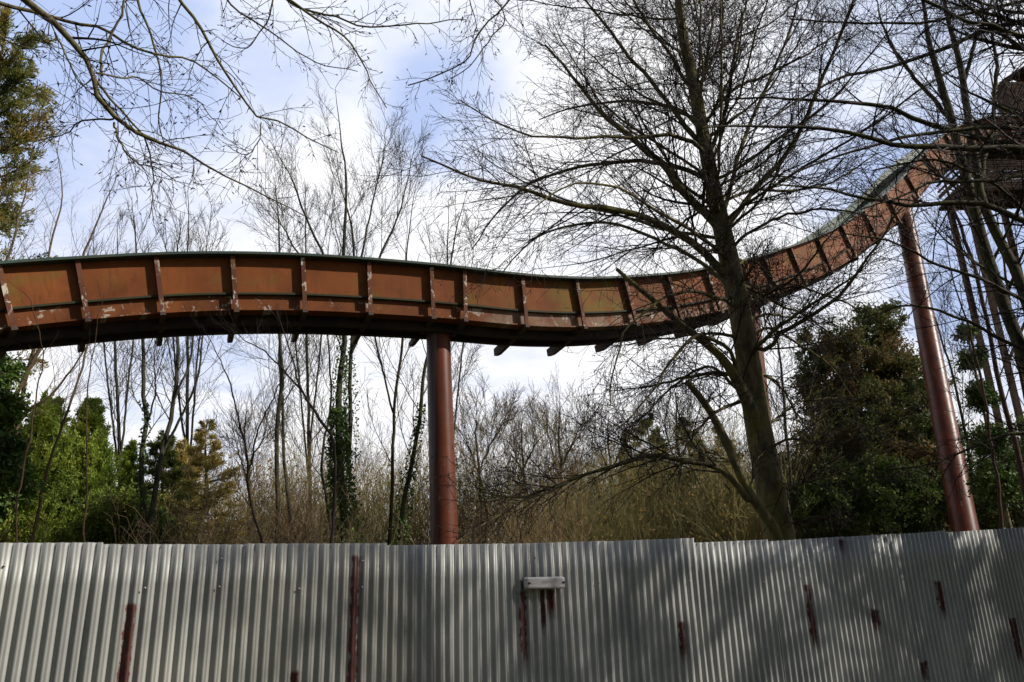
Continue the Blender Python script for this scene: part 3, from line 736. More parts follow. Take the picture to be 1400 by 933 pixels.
limbs = [
 tr((1023, 684, Y-.4), (994, 653, Y-.6), (966, 637, Y-.7), (928, 629, Y-.8), (886, 623, Y-.8), (840, 639, Y-.9), (786, 653, Y-1.0), (733, 675, Y-1.0), (700, 676, Y-1.1), (654, 668, Y-1.2), w=(13, 3)),
 tr((786, 653, Y-1.0), (745, 672, Y-1.3), (700, 690, Y-1.5), (660, 712, Y-1.7), (632, 735, Y-1.9), w=(6, 2)),
 tr((986, 318, Y), (965, 293, Y), (935, 265, Y-.1), (907, 226, Y-.1), (872, 193, Y-.3), (833, 156, Y-.4), (783, 106, Y-.5), (740, 60, Y-.6), w=(17, 3)),
 tr((966, 200, Y), (935, 173, Y), (900, 124, Y+.2), (854, 71, Y+.5), (819, 28, Y+.8), (790, -10, Y+1), w=(9, 3)),
 tr((1000, 385, Y), (975, 358, Y-.1), (950, 335, Y-.2), (930, 322, Y-.3), (889, 302, Y-.4), (836, 290, Y-.7), (766, 283, Y-1), (713, 262, Y-1.2), (649, 253, Y-1.5), (578, 223, Y-1.8), w=(15, 3)),
 tr((975, 250, Y), (940, 235, Y+.1), (889, 224, Y+.2), (847, 223, Y+.3), (794, 230, Y+.4), (748, 244, Y+.5), (713, 260, Y+.6), (670, 300, Y+.8), (640, 345, Y+.8), w=(9, 2)),
 tr((962, 185, Y), (935, 152, Y+.3), (882, 140, Y+.6), (833, 141, Y+.9), (783, 150, Y+1.2), (735, 165, Y+1.4), w=(8, 2)),
 tr((968, 215, Y), (935, 190, Y-.3), (854, 187, Y-.7), (748, 186, Y-1.2), (691, 170, Y-1.4), (635, 134, Y-1.6), w=(8, 2)),
 tr((1002, 395, Y), (965, 365, Y+.3), (930, 342, Y+.5), (880, 318, Y+.8), (820, 300, Y+1.1), (770, 305, Y+1.3), (720, 330, Y+1.5), (685, 365, Y+1.7), w=(9, 2)),
 tr((995, 352, Y), (960, 330, Y-.6), (915, 300, Y-1.1), (860, 265, Y-1.6), (800, 250, Y-2), (740, 270, Y-2.3), (690, 310, Y-2.5), w=(8, 2)),
 tr((1030, 560, Y), (1007, 520, Y-.3), (995, 480, Y-.5), (972, 468, Y-.7), (950, 462, Y-.8), (920, 490, Y-1), (895, 525, Y-1.1), (860, 570, Y-1.2), (830, 600, Y-1.4), w=(9, 2.5)),
 tr((1020, 545, Y), (990, 510, Y+.3), (965, 510, Y+.5), (940, 525, Y+.6), (905, 560, Y+.8), (870, 590, Y+1), w=(7, 2)),
 tr((1016, 548, Y), (985, 565, Y-.4), (960, 580, Y-.6), (935, 600, Y-.8), (905, 625, Y-1), (870, 650, Y-1.2), w=(7, 2)),
 tr((1006, 420, Y), (985, 405, Y-.5), (955, 395, Y-.8), (920, 400, Y-1), (890, 420, Y-1.2), (860, 450, Y-1.3), (843, 500, Y-1.4), (838, 545, Y-1.4), w=(8, 2)),
 tr((990, 320, Y), (1010, 285, Y), (1046, 240, Y-.1), (1085, 190, Y-.2), (1112, 130, Y-.3), (1140, 60, Y-.4), (1165, 0, Y-.5), w=(11, 4)),
 tr((985, 300, Y), (1000, 240, Y+.2), (1015, 190, Y+.4), (1040, 130, Y+.6), (1070, 60, Y+.8), (1090, 0, Y+1), w=(9, 3)),
 tr((968, 215, Y), (985, 170, Y), (998, 120, Y-.1), (1005, 60, Y-.2), (1015, 0, Y-.3), w=(9, 3)),
 tr((955, 140, Y), (965, 90, Y), (975, 40, Y+.1), (985, -20, Y+.2), w=(7, 3)),
 tr((950, 130, Y), (925, 90, Y), (895, 45, Y-.1), (870, 0, Y-.2), (850, -40, Y-.2), w=(7, 3)),
 tr((1018, 470, Y), (1047, 480, Y-.2), (1068, 455, Y-.3), (1089, 446, Y-.4), (1142, 409, Y-.7), (1175, 365, Y-.9), (1200, 320, Y-1), (1222, 285, Y-1.1), w=(9, 2.5)),
 tr((1018, 465, Y), (1050, 450, Y+.3), (1090, 475, Y+.6), (1130, 500, Y+.9), (1165, 545, Y+1.1), w=(6, 2)),
 tr((1010, 420, Y), (1040, 395, Y+.3), (1080, 385, Y+.5), (1130, 400, Y+.7), (1180, 420, Y+.9), w=(5, 2)),
 tr((1046, 640, Y), (1075, 664, Y-.3), (1105, 655, Y-.5), (1144, 639, Y-.8), (1190, 620, Y-1), (1240, 600, Y-1.2), w=(7, 2)),
 tr((1045, 620, Y), (1085, 600, Y-.3), (1130, 605, Y-.5), (1190, 590, Y-.8), (1250, 545, Y-1), w=(5, 2)),
 tr((1040, 590, Y), (1070, 560, Y+.3), (1105, 545, Y+.5), (1150, 540, Y+.7), w=(5, 2)),
 tr((995, 345, Y), (1040, 310, Y-.4), (1090, 290, Y-.7), (1150, 285, Y-1), (1210, 300, Y-1.3), w=(6, 2)),
 tr((980, 280, Y), (1030, 262, Y+.3), (1080, 262, Y+.5), (1140, 250, Y+.8), (1200, 215, Y+1), w=(6, 2)),
 tr((960, 170, Y), (1000, 130, Y+.2), (1050, 105, Y+.3), (1100, 80, Y+.5), (1160, 30, Y+.6), w=(6, 2)),
]
manual = stack(limbs); manual = (manual[0], manual[1]*.80)
# extra limbs from the upper trunk
tP, tR = trunk[0][None], trunk[1][None]
auto = spawn(rng, tP, tR, 44, (.40, .99), (42, 78), (.8, 1.1), fixed=3.7, nseg=20, wob=.06, up=.03, rf=.22, rtip=.006, rmin=.008, taper=.45)
low = spawn(rng, tP, tR, 16, (.22, .48), (55, 90), (.8, 1.2), fixed=2.0, nseg=20, wob=.10, up=-.03, rf=.2, rtip=.005, rmin=.006, taper=.2)
side1 = spawn(rng, stem2[0][None], stem2[1][None], 5, (.3, .95), (40, 80), (.5, .9), fixed=1.2, nseg=20, wob=.12, up=0, rf=.25, rtip=.004)
side2 = spawn(rng, broken[0][None], broken[1][None], 8, (.3, 1), (40, 90), (.5, 1), fixed=1.0, nseg=20, wob=.14, up=-.02, rf=.2, rtip=.004)
LP = np.concatenate([manual[0], auto[0], low[0], side1[0], side2[0]]); LR = np.concatenate([manual[1], auto[1], low[1], side1[1], side2[1]])
# let limbs meander a little
wv = np.cumsum(rng.normal(size=LP.shape)*.012, axis=1); wv -= wv[:, :1]; LP = LP+wv
s2 = spawn(rng, LP, LR, 20, (.10, 1), (25, 58), (.28, .56), nseg=9, wob=.08, up=.010, rf=.42, rtip=.0028, rmin=.0045, minL=.25, flat=.35)
s3 = spawn(rng, s2[0], s2[1], 8, (.12, 1), (25, 60), (.35, .65), nseg=6, wob=.11, up=.01, rf=.6, rtip=.0020, rmin=.0030, minL=.12, flat=.2)
s4 = spawn(rng, s3[0][::2], s3[1][::2], 4, (.2, 1), (25, 65), (.35, .6), nseg=4, wob=.12, up=0, rf=.7, rtip=.002, rmin=.003, minL=.08)
big = empty('alder_tree', 'big bare spreading tree with mossy trunk standing close behind the fence right of centre', 'tree', (float(trunk[0][0][0]), float(trunk[0][0][1]), 0))
finish(big, [trunk, stem2, broken], [(LP, LR)], [s2, s3, s4], M_bark, M_twig,
       [('catkins', [catkins(rng, s3, 2, .038), catkins(rng, s4, 1, .030)], M_catkin)], kt=16)

# ---- overhanging limbs, top left: tree left of the camera
rng = np.random.default_rng(21)
def ov(*p, w): return trace(p, w, 20)
B = [
 ov((-60, -75, 5.2), (32, 0, 5.4), (81, 42, 5.5), (124, 95, 5.6), (127, 131, 5.6), (152, 161, 5.7), (194, 191, 5.8), (244, 209, 6.0), (297, 240, 6.2), (346, 263, 6.4), (420, 300, 6.6), w=(11, 9, 7, 3, 1.5)),
 ov((127, 106, 5.6), (166, 152, 5.7), (194, 187, 5.8), (208, 220, 5.9), (213, 260, 6), (210, 300, 6), w=(4, 1.2)),
 ov((-50, -20, 5.5), (0, 2, 5.6), (53, 12, 5.8), (106, 30, 6), (141, 34, 6.1), (170, 53, 6.2), (212, 69, 6.4), (255, 76, 6.6), (290, 98, 6.8), (330, 130, 7), w=(6, 1.8)),
 ov((150, -95, 6.2), (189, 0, 6.4), (212, 53, 6.5), (228, 102, 6.6), (230, 170, 6.7), (240, 206, 6.8), w=(5, 1.4)),
 ov((190, -90, 6.0), (246, 0, 6.2), (276, 39, 6.3), (297, 81, 6.4), (325, 124, 6.5), (357, 165, 6.6), (375, 163, 6.7), (417, 187, 6.8), (470, 212, 7), w=(6, 1.6)),
 ov((357, 168, 6.6), (350, 195, 6.6), (330, 215, 6.7), (300, 205, 6.8), w=(2, 1.2)),
 ov((330, -50, 6.4), (392, 0, 6.6), (424, 25, 6.7), (470, 58, 6.8), (495, 95, 6.9), (522, 152, 7), w=(5, 1.5)),
 ov((360, -30, 6.8), (412, 10, 7), (465, 21, 7.1), (507, 35, 7.2), (606, 30, 7.4), (642, 28, 7.5), w=(4, 1.4)),
 ov((165, -60, 5.8), (166, 10, 5.9), (138, 64, 5.9), (131, 103, 5.8), w=(3, 3.5)),
 ov((75, 45, 5.5), (90, 80, 5.5), (110, 115, 5.6), (135, 140, 5.6), w=(3, 1.4)),
 ov((155, 163, 5.7), (120, 170, 5.7), (95, 185, 5.8), (60, 195, 5.9), w=(3, 1.2)),
 ov((156, 168, 5.7), (165, 200, 5.7), (190, 232, 5.8), (212, 233, 5.8), (235, 250, 5.9), w=(3.5, 1.4)),
 ov((131, 100, 5.6), (165, 107, 5.8), (187, 103, 5.9), (220, 122, 6), (265, 135, 6.2), (300, 180, 6.3), w=(3, 1.1)),
 ov((390, -60, 6.8), (375, 0, 6.9), (360, 40, 7), (337, 68, 7), (300, 60, 7), w=(3.5, 1.2)),
 ov((640, -40, 7.2), (690, 20, 7.3), (672, 50, 7.3), (640, 90, 7.4), (610, 108, 7.5), w=(2.5, 1.5)),
 ov((720, -60, 7.5), (700, 0, 7.6), (655, 50, 7.7), (640, 85, 7.8), (600, 108, 7.9), (560, 124, 8), w=(3, 2)),
 ov((630, -50, 7.6), (645, 10, 7.6), (652, 50, 7.6), (660, 90, 7.6), w=(2.2, 1)),
 ov((260, -70, 6.6), (320, 10, 6.8), (370, 45, 6.9), (430, 85, 7), (490, 100, 7), w=(3.5, 1.2)),
 ov((-80, 20, 5.4), (-10, 40, 5.5), (40, 60, 5.6), (75, 60, 5.7), w=(3, 1.2)),
]
BP, BR = stack(B)
BR = BR*.85
wv = np.cumsum(rng.normal(size=BP.shape)*.008, axis=1); wv -= wv[:, :1]; BP = BP+wv
o2 = spawn(rng, BP, BR, 15, (.15, 1), (30, 70), (.18, .38), fixed=2.3, nseg=8, wob=.12, up=-.03, rf=.5, rtip=.002, rmin=.0032, minL=.2)
o3 = spawn(rng, o2[0], o2[1], 5, (.15, 1), (30, 70), (.3, .55), nseg=5, wob=.14, up=-.02, rf=.6, rtip=.0016, rmin=.0024, minL=.1)
hub = np.array([-5.2, 1.6, 0.0])
trk = catmull([hub, hub+[.1, .1, 2.5], hub+[.0, .3, 5], hub+[.2, .5, 8], hub+[.1, .6, 11.5]], 24), np.linspace(.24, .07, 24)
links = []
for P_, R_ in zip(BP, BR):
    if R_[0] > .011 and (proj(P_[0])[1] < 0 or proj(P_[0])[0] < 0):
        a = trk[0][int(np.clip((P_[0][2]-.6)/11.5*23, 6, 21))]
        m_ = (a+P_[0])/2+np.array([0, 0, .35]); links.append((catmull([a, m_, P_[0], P_[1]], 20), np.linspace(max(R_[0]*1.8, .03), R_[0], 20)))
KP, KR = stack(links)
auto = spawn(rng, trk[0][None], trk[1][None], 22, (.45, 1), (35, 75), (.8, 1.2), fixed=2.4, nseg=20, wob=.06, up=.05, rf=.4, rtip=.006, side=(-.9, -.7, .2))
a2 = spawn(rng, auto[0], auto[1], 10, (.2, 1), (30, 60), (.3, .5), nseg=8, wob=.1, up=.03, rtip=.003)
ot = empty('overhanging_tree', 'near bare tree whose thin budded limbs hang into the top left sky', 'tree', tuple(hub))
pos, d = onlines(rng, o3[0], 2); kp = rng.random(len(pos)) < .55; bud = leaves(rng, pos[kp], .042, 3.0, d[kp], .6)
finish(ot, [trk], [(KP, KR), (BP, BR), auto], [o2, o3, a2], M_bark, M_twig, [('buds', [bud], M_catkin)])

# ---- generic bare tree from traced stems
def bare(name, label, stems, seed, mb_, mt_, Yb, l1=14, l2=9, l3=6, ang1=(22, 45), fix=3.0, up1=.07, k3=1.0, ivy=None, tmin=.3, rt=.0055, group=None, sideb=None, cat='tree', tt=.5):
    rng = np.random.default_rng(seed)
    T = []
    for (pts, w) in stems:
        w = list(w); w[-1] = min(w[-1], .8); P, R = trace(pts, w, 28); R = R*(.62 if pts[0][2] > 16 else .85)
        if pts[0][1] > 650:                                        # carry the stem down to the ground
            d = P[0]-P[3]; d /= abs(d[2]); zg = float(gz(P[0][0], P[0][1]))
            b = P[0]+np.array([d[0]*.5, d[1]*.5, -1])*(P[0][2]-zg)
            P = np.vstack([b, P]); R = np.r_[R[0]*1.15, R]
        else: P = np.vstack([P[0]*.999+P[0]*.001, P]); R = np.r_[R[0], R]
        if pts[0][1] <= 650: P[0] = P[1]+(P[1]-P[2])*.2
        T.append((P, R))
    TP = np.array([t[0] for t in T]); TR = np.array([t[1] for t in T])
    wv = np.cumsum(rng.normal(size=TP.shape)*.015, axis=1); wv -= wv[:, :1]; wv[..., 2] = 0; TP = TP+wv
    T = [(a, b) for a, b in zip(TP, TR)]
    root = empty(name, label, cat, (float(TP[0][0][0]), float(TP[0][0][1]), float(TP[0][0][2])), group)
    a1 = spawn(rng, TP, TR, l1, (tmin, 1), ang1, (.7, 1.2), fixed=fix, nseg=10, wob=.07, up=up1, rf=.30, rtip=rt*.8, rmin=rt*1.3, taper=tt, side=sideb)
    a2 = spawn(rng, a1[0], a1[1], l2+2, (.15, 1), (20, 45), (.35, .7), nseg=7, wob=.08, up=up1*.8, rf=.55, rtip=rt*.55, rmin=rt*.8, minL=.25)
    a3 = spawn(rng, a2[0], a2[1], l3, (.15, 1), (22, 50), (.35, .6), nseg=4, wob=.1, up=.03, rf=.7, rtip=rt*.4, rmin=rt*.6, minL=.15)
    ex = []
    if ivy:
        for (si, t0, t1, den, rad) in ivy:
            P, R = T[si]; n_ = int(den); x = rng.uniform(t0, t1, n_)**1.0*(len(P)-1); i_ = np.clip(x.astype(int), 0, len(P)-2); f_ = (x-i_)[:, None]
            c = P[i_]*(1-f_)+P[i_+1]*f_; r = R[i_]
            a = rng.uniform(0, 2*math.pi, n_); clump = .55+.9*np.abs(np.sin(x*1.7+a*2))*rng.random(n_)
            out = np.stack([np.cos(a), np.sin(a), rng.normal(size=n_)*.2], -1)
            fall = 1-.75*((x/(len(P)-1)-t0)/(t1-t0))
            pos = c+out*(r+rad*clump*fall)[:, None]
            ex.append(leaves(rng, pos, .068, 1.25, out*.4+np.array([0, 0, -.6]), .5))
        ex = [('ivy', ex, L_ivy)]
    finish(root, T, [a1], [a2, a3], mb_, mt_, ex, kt=9, k1=5)
    return root

Ya = 19.5
bare('ivy_clad_tree', 'tall upswept bare tree with ivy round its lower trunk, left of the first pillar', [
    (((474, 760, Ya), (470, 700, Ya), (466, 620, Ya), (466, 540, Ya), (474, 460, Ya), (470, 400, Ya), (476, 320, Ya), (478, 250, Ya), (468, 180, Ya), (462, 120, Ya)), (22, 15, 10, 5, 2)),
    (((478, 620, Ya+.2), (480, 560, Ya+.2), (481, 490, Ya+.2), (490, 420, Ya+.3), (488, 350, Ya+.5), (478, 290, Ya+.6), (450, 200, Ya+.8)), (10, 8, 5, 2)),
    (((482, 480, Ya+.2), (505, 420, Ya), (520, 360, Ya-.1), (545, 300, Ya-.2), (560, 250, Ya-.2), (572, 190, Ya-.2)), (8, 5, 2)),
    (((470, 440, Ya), (450, 380, Ya+.2), (420, 310, Ya+.3), (390, 240, Ya+.4), (360, 190, Ya+.5)), (8, 5, 2)),
    (((468, 450, Ya), (490, 360, Ya-.6), (500, 300, Ya-.8), (520, 220, Ya-1), (528, 160, Ya-1)), (7, 4, 2)),
    (((455, 430, Ya), (420, 370, Ya-.3), (385, 320, Ya-.4), (350, 260, Ya-.5)), (6, 4, 2))],
    31, M_barkpale, M_twiggrey, Ya, l1=12, l2=9, l3=5, fix=2.4, tmin=.38, ivy=[(0, .02, .30, 5200, .34), (0, .2, .48, 900, .16), (1, .0, .3, 500, .2)])
bare('twin_stem_tree', 'forked bare tree with pale twin trunks above the second fence sheet', [
    (((196, 760, 18), (194, 700, 18), (192, 640, 18), (196, 580, 18), (192, 520, 18), (192, 470, 18), (186, 400, 18), (184, 330, 18), (180, 270, 18)), (13, 9, 6, 2.5)),
    (((200, 742, 18), (212, 680, 18), (222, 620, 18.1), (236, 560, 18.2), (242, 500, 18.3), (240, 440, 18.4), (238, 370, 18.4), (240, 290, 18.4)), (12, 9, 6, 2.5)),
    (((222, 620, 18.1), (248, 570, 18), (270, 520, 17.8), (274, 470, 17.8), (280, 400, 17.8), (290, 330, 17.8)), (6, 4, 2)),
    (((238, 550, 18.2), (262, 500, 18.4), (268, 460, 18.4), (262, 400, 18.4), (262, 300, 18.4)), (5, 4, 2)),
    (((198, 590, 18), (212, 540, 17.9), (208, 490, 17.9), (215, 430, 17.9)), (4.5, 3, 2))],
    32, M_barkpale, M_twiggrey, 18, l1=12, l2=7, l3=4, fix=1.9, tmin=.3, ivy=[(0, .12, .42, 350, .06)])
bare('slender_tree', 'pair of slim pale wavy trunks between the forked tree and the ivy clad tree', [
    (((378, 760, 22), (380, 700, 22), (378, 640, 22), (377, 580, 22), (382, 520, 22), (380, 470, 22), (376, 400, 22), (380, 320, 22), (372, 240, 22)), (11, 9, 6, 2.5)),
    (((400, 760, 22.4), (396, 690, 22.4), (388, 620, 22.4), (388, 540, 22.4), (384, 480, 22.4), (395, 400, 22.4), (410, 310, 22.4)), (9, 7, 5, 2)),
    (((455, 760, 21), (446, 690, 21), (436, 640, 21), (438, 600, 21), (446, 560, 21), (444, 500, 21), (440, 450, 21), (440, 380, 21)), (8, 6, 4, 2))],
    33, M_barkpale, M_twiggrey, 22, l1=13, l2=8, l3=4, fix=2.6, tmin=.25)
bare('ivy_stem_tree', 'leaning bare tree with sparse ivy just left of the first pillar', [
    (((545, 760, 20), (550, 700, 20), (562, 640, 20), (572, 580, 20), (578, 530, 20), (590, 470, 20), (610, 400, 20), (622, 320, 20), (640, 260, 20)), (12, 9, 6, 2.5)),
    (((530, 760, 20.6), (535, 690, 20.6), (538, 600, 20.6), (540, 540, 20.6), (548, 480, 20.6), (552, 420, 20.6), (556, 340, 20.6), (570, 250, 20.6)), (9, 7, 5, 2)),
    (((540, 570, 20.6), (528, 520, 20.4), (515, 480, 20.4), (500, 420, 20.4), (490, 340, 20.4)), (5, 4, 2))],
    34, M_bark2, M_twiggrey, 20, l1=12, l2=8, l3=5, fix=2.5, tmin=.22, ivy=[(0, .02, .4, 1000, .17)])
bare('leaning_tree', 'brown leaning many-stemmed bare tree at the far left before the pine', [
    (((-40, 640, 17), (10, 560, 17), (45, 500, 17), (75, 440, 17), (105, 380, 17), (140, 300, 17), (170, 230, 17)), (11, 8, 5, 2)),
    (((40, 745, 16.5), (50, 690, 16.5), (62, 640, 16.5), (80, 580, 16.5), (100, 520, 16.5), (112, 470, 16.5), (118, 400, 16.5), (130, 330, 16.5)), (7, 5, 4, 2)),
    (((-30, 700, 17), (15, 600, 17), (28, 540, 17), (38, 490, 17), (60, 400, 17), (64, 340, 17), (82, 260, 17), (70, 180, 17)), (9, 7, 4, 2)),
    (((-20, 460, 17), (0, 380, 17), (22, 300, 17), (36, 240, 17), (45, 170, 17)), (7, 4, 2)),
    (((-60, 690, 17.5), (0, 610, 17.5), (40, 560, 17.5), (70, 540, 17.5), (120, 470, 17.5), (150, 400, 17.5)), (7, 5, 2))],
    35, M_twigtan, M_twigtan, 17, l1=13, l2=7, l3=4, fix=2.1, tmin=.25, rt=.0035, sideb=(.3, .1, .2))
bare('thin_sapling', 'wispy reddish sapling whose tips cross the dark underside of the trough at left', [
    (((14, 775, 9), (30, 640, 9), (48, 540, 9), (57, 475, 9), (52, 430, 9), (36, 400, 9)), (3, 2.2, 1)),
    (((120, 775, 9), (112, 640, 9), (113, 520, 9), (119, 460, 9), (128, 420, 9), (133, 395, 9)), (3, 2, 1))],
    38, M_barkred, M_barkred, 9, l1=7, l2=2, l3=2, fix=.45, tmin=.5, rt=.0018)
bare('dark_sapling', 'thin dark crooked sapling forking in front of the pale trunks', [
    (((362, 760, 12), (352, 720, 12), (343, 680, 12), (341, 640, 12), (335, 600, 12), (328, 560, 12), (318, 520, 12), (300, 480, 12), (280, 440, 12)), (4.5, 3, 2)),
    (((341, 640, 12), (356, 590, 12), (374, 550, 12), (385, 520, 12), (410, 500, 12.2)), (3.5, 2))],
    36, M_twig, M_twig, 12, l1=10, l2=5, l3=3, fix=1.1, tmin=.2, rt=.0028)
bare('drooping_sapling', 'dark slanting branchy sapling crossing down to the ivy clad trunk', [
    (((452, 770, 14), (458, 660, 14), (455, 600, 14), (430, 570, 14), (412, 535, 14), (400, 500, 14), (390, 460, 14), (380, 420, 14)), (5, 5, 2)),
    (((412, 535, 14), (385, 505, 14), (362, 480, 14), (330, 462, 14), (300, 440, 14)), (3.5, 2))],
    37, M_twig, M_twig, 14, l1=12, l2=6, l3=3, fix=1.2, tmin=.2, rt=.003)
# right-hand group
bare('leaning_alder', 'mossy upright multi-stemmed tree before the timber tower at the right edge', [
    (((1490, 800, 12), (1440, 640, 12), (1405, 520, 12), (1368, 410, 12), (1340, 310, 12), (1322, 240, 12), (1306, 180, 12), (1290, 120, 12), (1272, 60, 12), (1262, 0, 12), (1250, -60, 12)), (26, 19, 15, 10, 6)),
    (((1440, 650, 12), (1410, 430, 11.8), (1378, 340, 11.8), (1350, 270, 11.8), (1337, 205, 11.8), (1328, 165, 11.8), (1315, 100, 11.8), (1301, 46, 11.8), (1290, -10, 11.8), (1280, -70, 11.8)), (18, 15, 12, 8, 5)),
    (((1345, 240, 11.8), (1352, 180, 12), (1352, 110, 12.1), (1345, 40, 12.2), (1350, -30, 12.3)), (7, 5, 3)),
    (((1308, 185, 12), (1275, 130, 12.2), (1240, 85, 12.4), (1215, 40, 12.6), (1200, -20, 12.8)), (7, 5, 3)),
    (((1318, 110, 11.8), (1335, 60, 11.7), (1360, 0, 11.6), (1370, -50, 11.6)), (6, 4, 3))],
    41, M_bark2, M_twig, 12, l1=14, l2=9, l3=5, ang1=(30, 60), fix=2.5, up1=.05, tmin=.4, rt=.004, tt=.4)
# long horizontal limbs reaching in from a trunk off the right edge
rng = np.random.default_rng(43)
Yr = 8.2
R_ = [
 ov((1560, 230, 8.6), (1460, 190, 8.5), (1400, 180, 8.4), (1266, 184, 8.3), (1206, 196, 8.2), (1124, 219, 8.1), (1060, 250, 8), w=(7, 2)),
 ov((1560, 245, 8.2), (1460, 220, 8.1), (1400, 212, 8), (1284, 214, 7.9), (1223, 210, 7.8), (1156, 193, 7.7), (1086, 182, 7.6), (1018, 182, 7.5), (960, 186, 7.4), w=(9, 7, 2)),
 ov((1540, 260, 9), (1440, 215, 8.9), (1330, 192, 8.8), (1262, 173, 8.7), (1206, 152, 8.6), (1124, 143, 8.5), (1082, 141, 8.4), (990, 148, 8.3), w=(9, 6, 2)),
 ov((1560, 260, 8), (1460, 225, 8), (1400, 240, 7.9), (1354, 251, 7.8), (1284, 254, 7.7), (1258, 260, 7.6), (1231, 272, 7.5), (1180, 290, 7.4), w=(7, 2)),
 ov((1560, 350, 7.8), (1460, 320, 7.8), (1400, 304, 7.8), (1354, 283, 7.7), (1305, 281, 7.7), (1241, 285, 7.6), (1163, 274, 7.5), (1128, 265, 7.4), (1054, 255, 7.3), w=(10, 6, 2)),
 ov((1540, 10, 9), (1460, 15, 8.9), (1400, 28, 8.8), (1347, 39, 8.7), (1284, 65, 8.6), (1220, 88, 8.5), (1156, 104, 8.4), (1128, 120, 8.3), (1089, 141, 8.2), (1050, 175, 8.1), w=(7, 5, 2)),
 ov((1540, 60, 8), (1460, 45, 8), (1400, 46, 8), (1354, 30, 8), (1312, 21, 8), (1262, 0, 8), (1200, -30, 8), w=(7, 3)),
 ov((1540, 480, 7.6), (1440, 440, 7.6), (1380, 400, 7.6), (1320, 370, 7.6), (1270, 355, 7.5), (1210, 330, 7.4), (1160, 325, 7.3), w=(6, 2)),
 ov((1540, 560, 8.8), (1440, 500, 8.8), (1370, 460, 8.8), (1300, 425, 8.7), (1240, 415, 8.6), (1190, 430, 8.5), w=(6, 2)),
 ov((1540, 600, 8.4), (1440, 590, 8.4), (1380, 585, 8.4), (1320, 605, 8.3), (1270, 625, 8.2), (1200, 640, 8.1), w=(5, 2)),
 ov((1540, -20, 9.4), (1440, -10, 9.4), (1360, 5, 9.4), (1290, 20, 9.4), (1180, 30, 9.4), (1080, 20, 9.4), w=(5, 2)),
 ov((1550, 420, 9.4), (1460, 340, 9.4), (1400, 290, 9.4), (1350, 250, 9.3), (1280, 225, 9.2), (1200, 235, 9.2), w=(6, 2)),
]
RP, RR = stack(R_)
wv = np.cumsum(rng.normal(size=RP.shape)*.012, axis=1); wv -= wv[:, :1]; RP = RP+wv
hub = np.array([at(1640, 600, 8.4)[0], 8.4, 0.0])
top = hub+np.array([-.2, .2, 10.5])
trk = catmull([hub, hub+[.05, 0, 3], hub+[-.1, .1, 6], top], 24), np.linspace(.24, .06, 24)
lk = []
for P_, Q_ in zip(RP, RR):
    i_ = int(np.clip((P_[0][2]-.7)/10.5*23, 3, 21)); a = trk[0][i_]; lk.append((catmull([a, (a+P_[0])/2+[0, 0, .05], P_[0], P_[1]], 20), np.linspace(Q_[0]*1.5, Q_[0], 20)))
KP, KR = stack(lk)
auto = spawn(rng, trk[0][None], trk[1][None], 20, (.35, 1), (40, 75), (.8, 1.1), fixed=3.0, nseg=20, wob=.06, up=.03, rf=.4, rtip=.006)
s2 = spawn(rng, np.concatenate([RP, auto[0]]), np.concatenate([RR, auto[1]]), 18, (.1, 1), (28, 62), (.22, .42), fixed=3.0, nseg=8, wob=.1, up=.015, rf=.5, rtip=.003, rmin=.0048, minL=.2, flat=.3)
s3 = spawn(rng, s2[0], s2[1], 8, (.12, 1), (25, 60), (.3, .55), nseg=5, wob=.11, up=.01, rf=.6, rtip=.0022, rmin=.0034, minL=.12)
s4 = spawn(rng, s3[0][::2], s3[1][::2], 3, (.2, 1), (25, 65), (.35, .6), nseg=4, wob=.12, rf=.7, rtip=.0018, rmin=.0028, minL=.1)
rt_ = empty('spreading_tree', 'near bare tree sending long level mossy limbs in from the right edge', 'tree', tuple(hub))
finish(rt_, [trk], [(KP, KR), (RP, RR), auto], [s2, s3, s4], M_bark2, M_twig)
bare('red_stem_tree', 'slim reddish bare trunks right of the leaning pillar', [
    (((1420, 760, 17), (1400, 660, 17), (1388, 600, 17), (1370, 520, 17), (1352, 430, 17), (1334, 360, 17), (1319, 310, 17), (1300, 240, 17), (1285, 150, 17)), (12, 9, 7, 4)),
    (((1370, 740, 18), (1362, 640, 18), (1345, 540, 18), (1325, 450, 18), (1305, 380, 18), (1290, 300, 18)), (7, 5, 3)),
    (((1450, 760, 19), (1425, 640, 19), (1400, 520, 19), (1385, 420, 19), (1368, 320, 19), (1355, 240, 19)), (9, 7, 3))],
    44, M_barkred, M_twiggrey, 17, l1=12, l2=7, l3=4, fix=2.2, tmin=.3)
bare('green_twig_tree', 'thin bare tree behind the trough on the right showing under the rising curve', [
    (((1090, 760, 25), (1080, 640, 25), (1070, 540, 25), (1062, 470, 25), (1055, 420, 25), (1050, 350, 25)), (8, 6, 3)),
    (((1340, 760, 26), (1320, 600, 26), (1290, 480, 26), (1270, 400, 26), (1250, 330, 26)), (8, 5, 3))],
    45, M_barkpale, M_twiggrey, 25, l1=16, l2=9, l3=5, fix=3.0, tmin=.25, rt=.007)
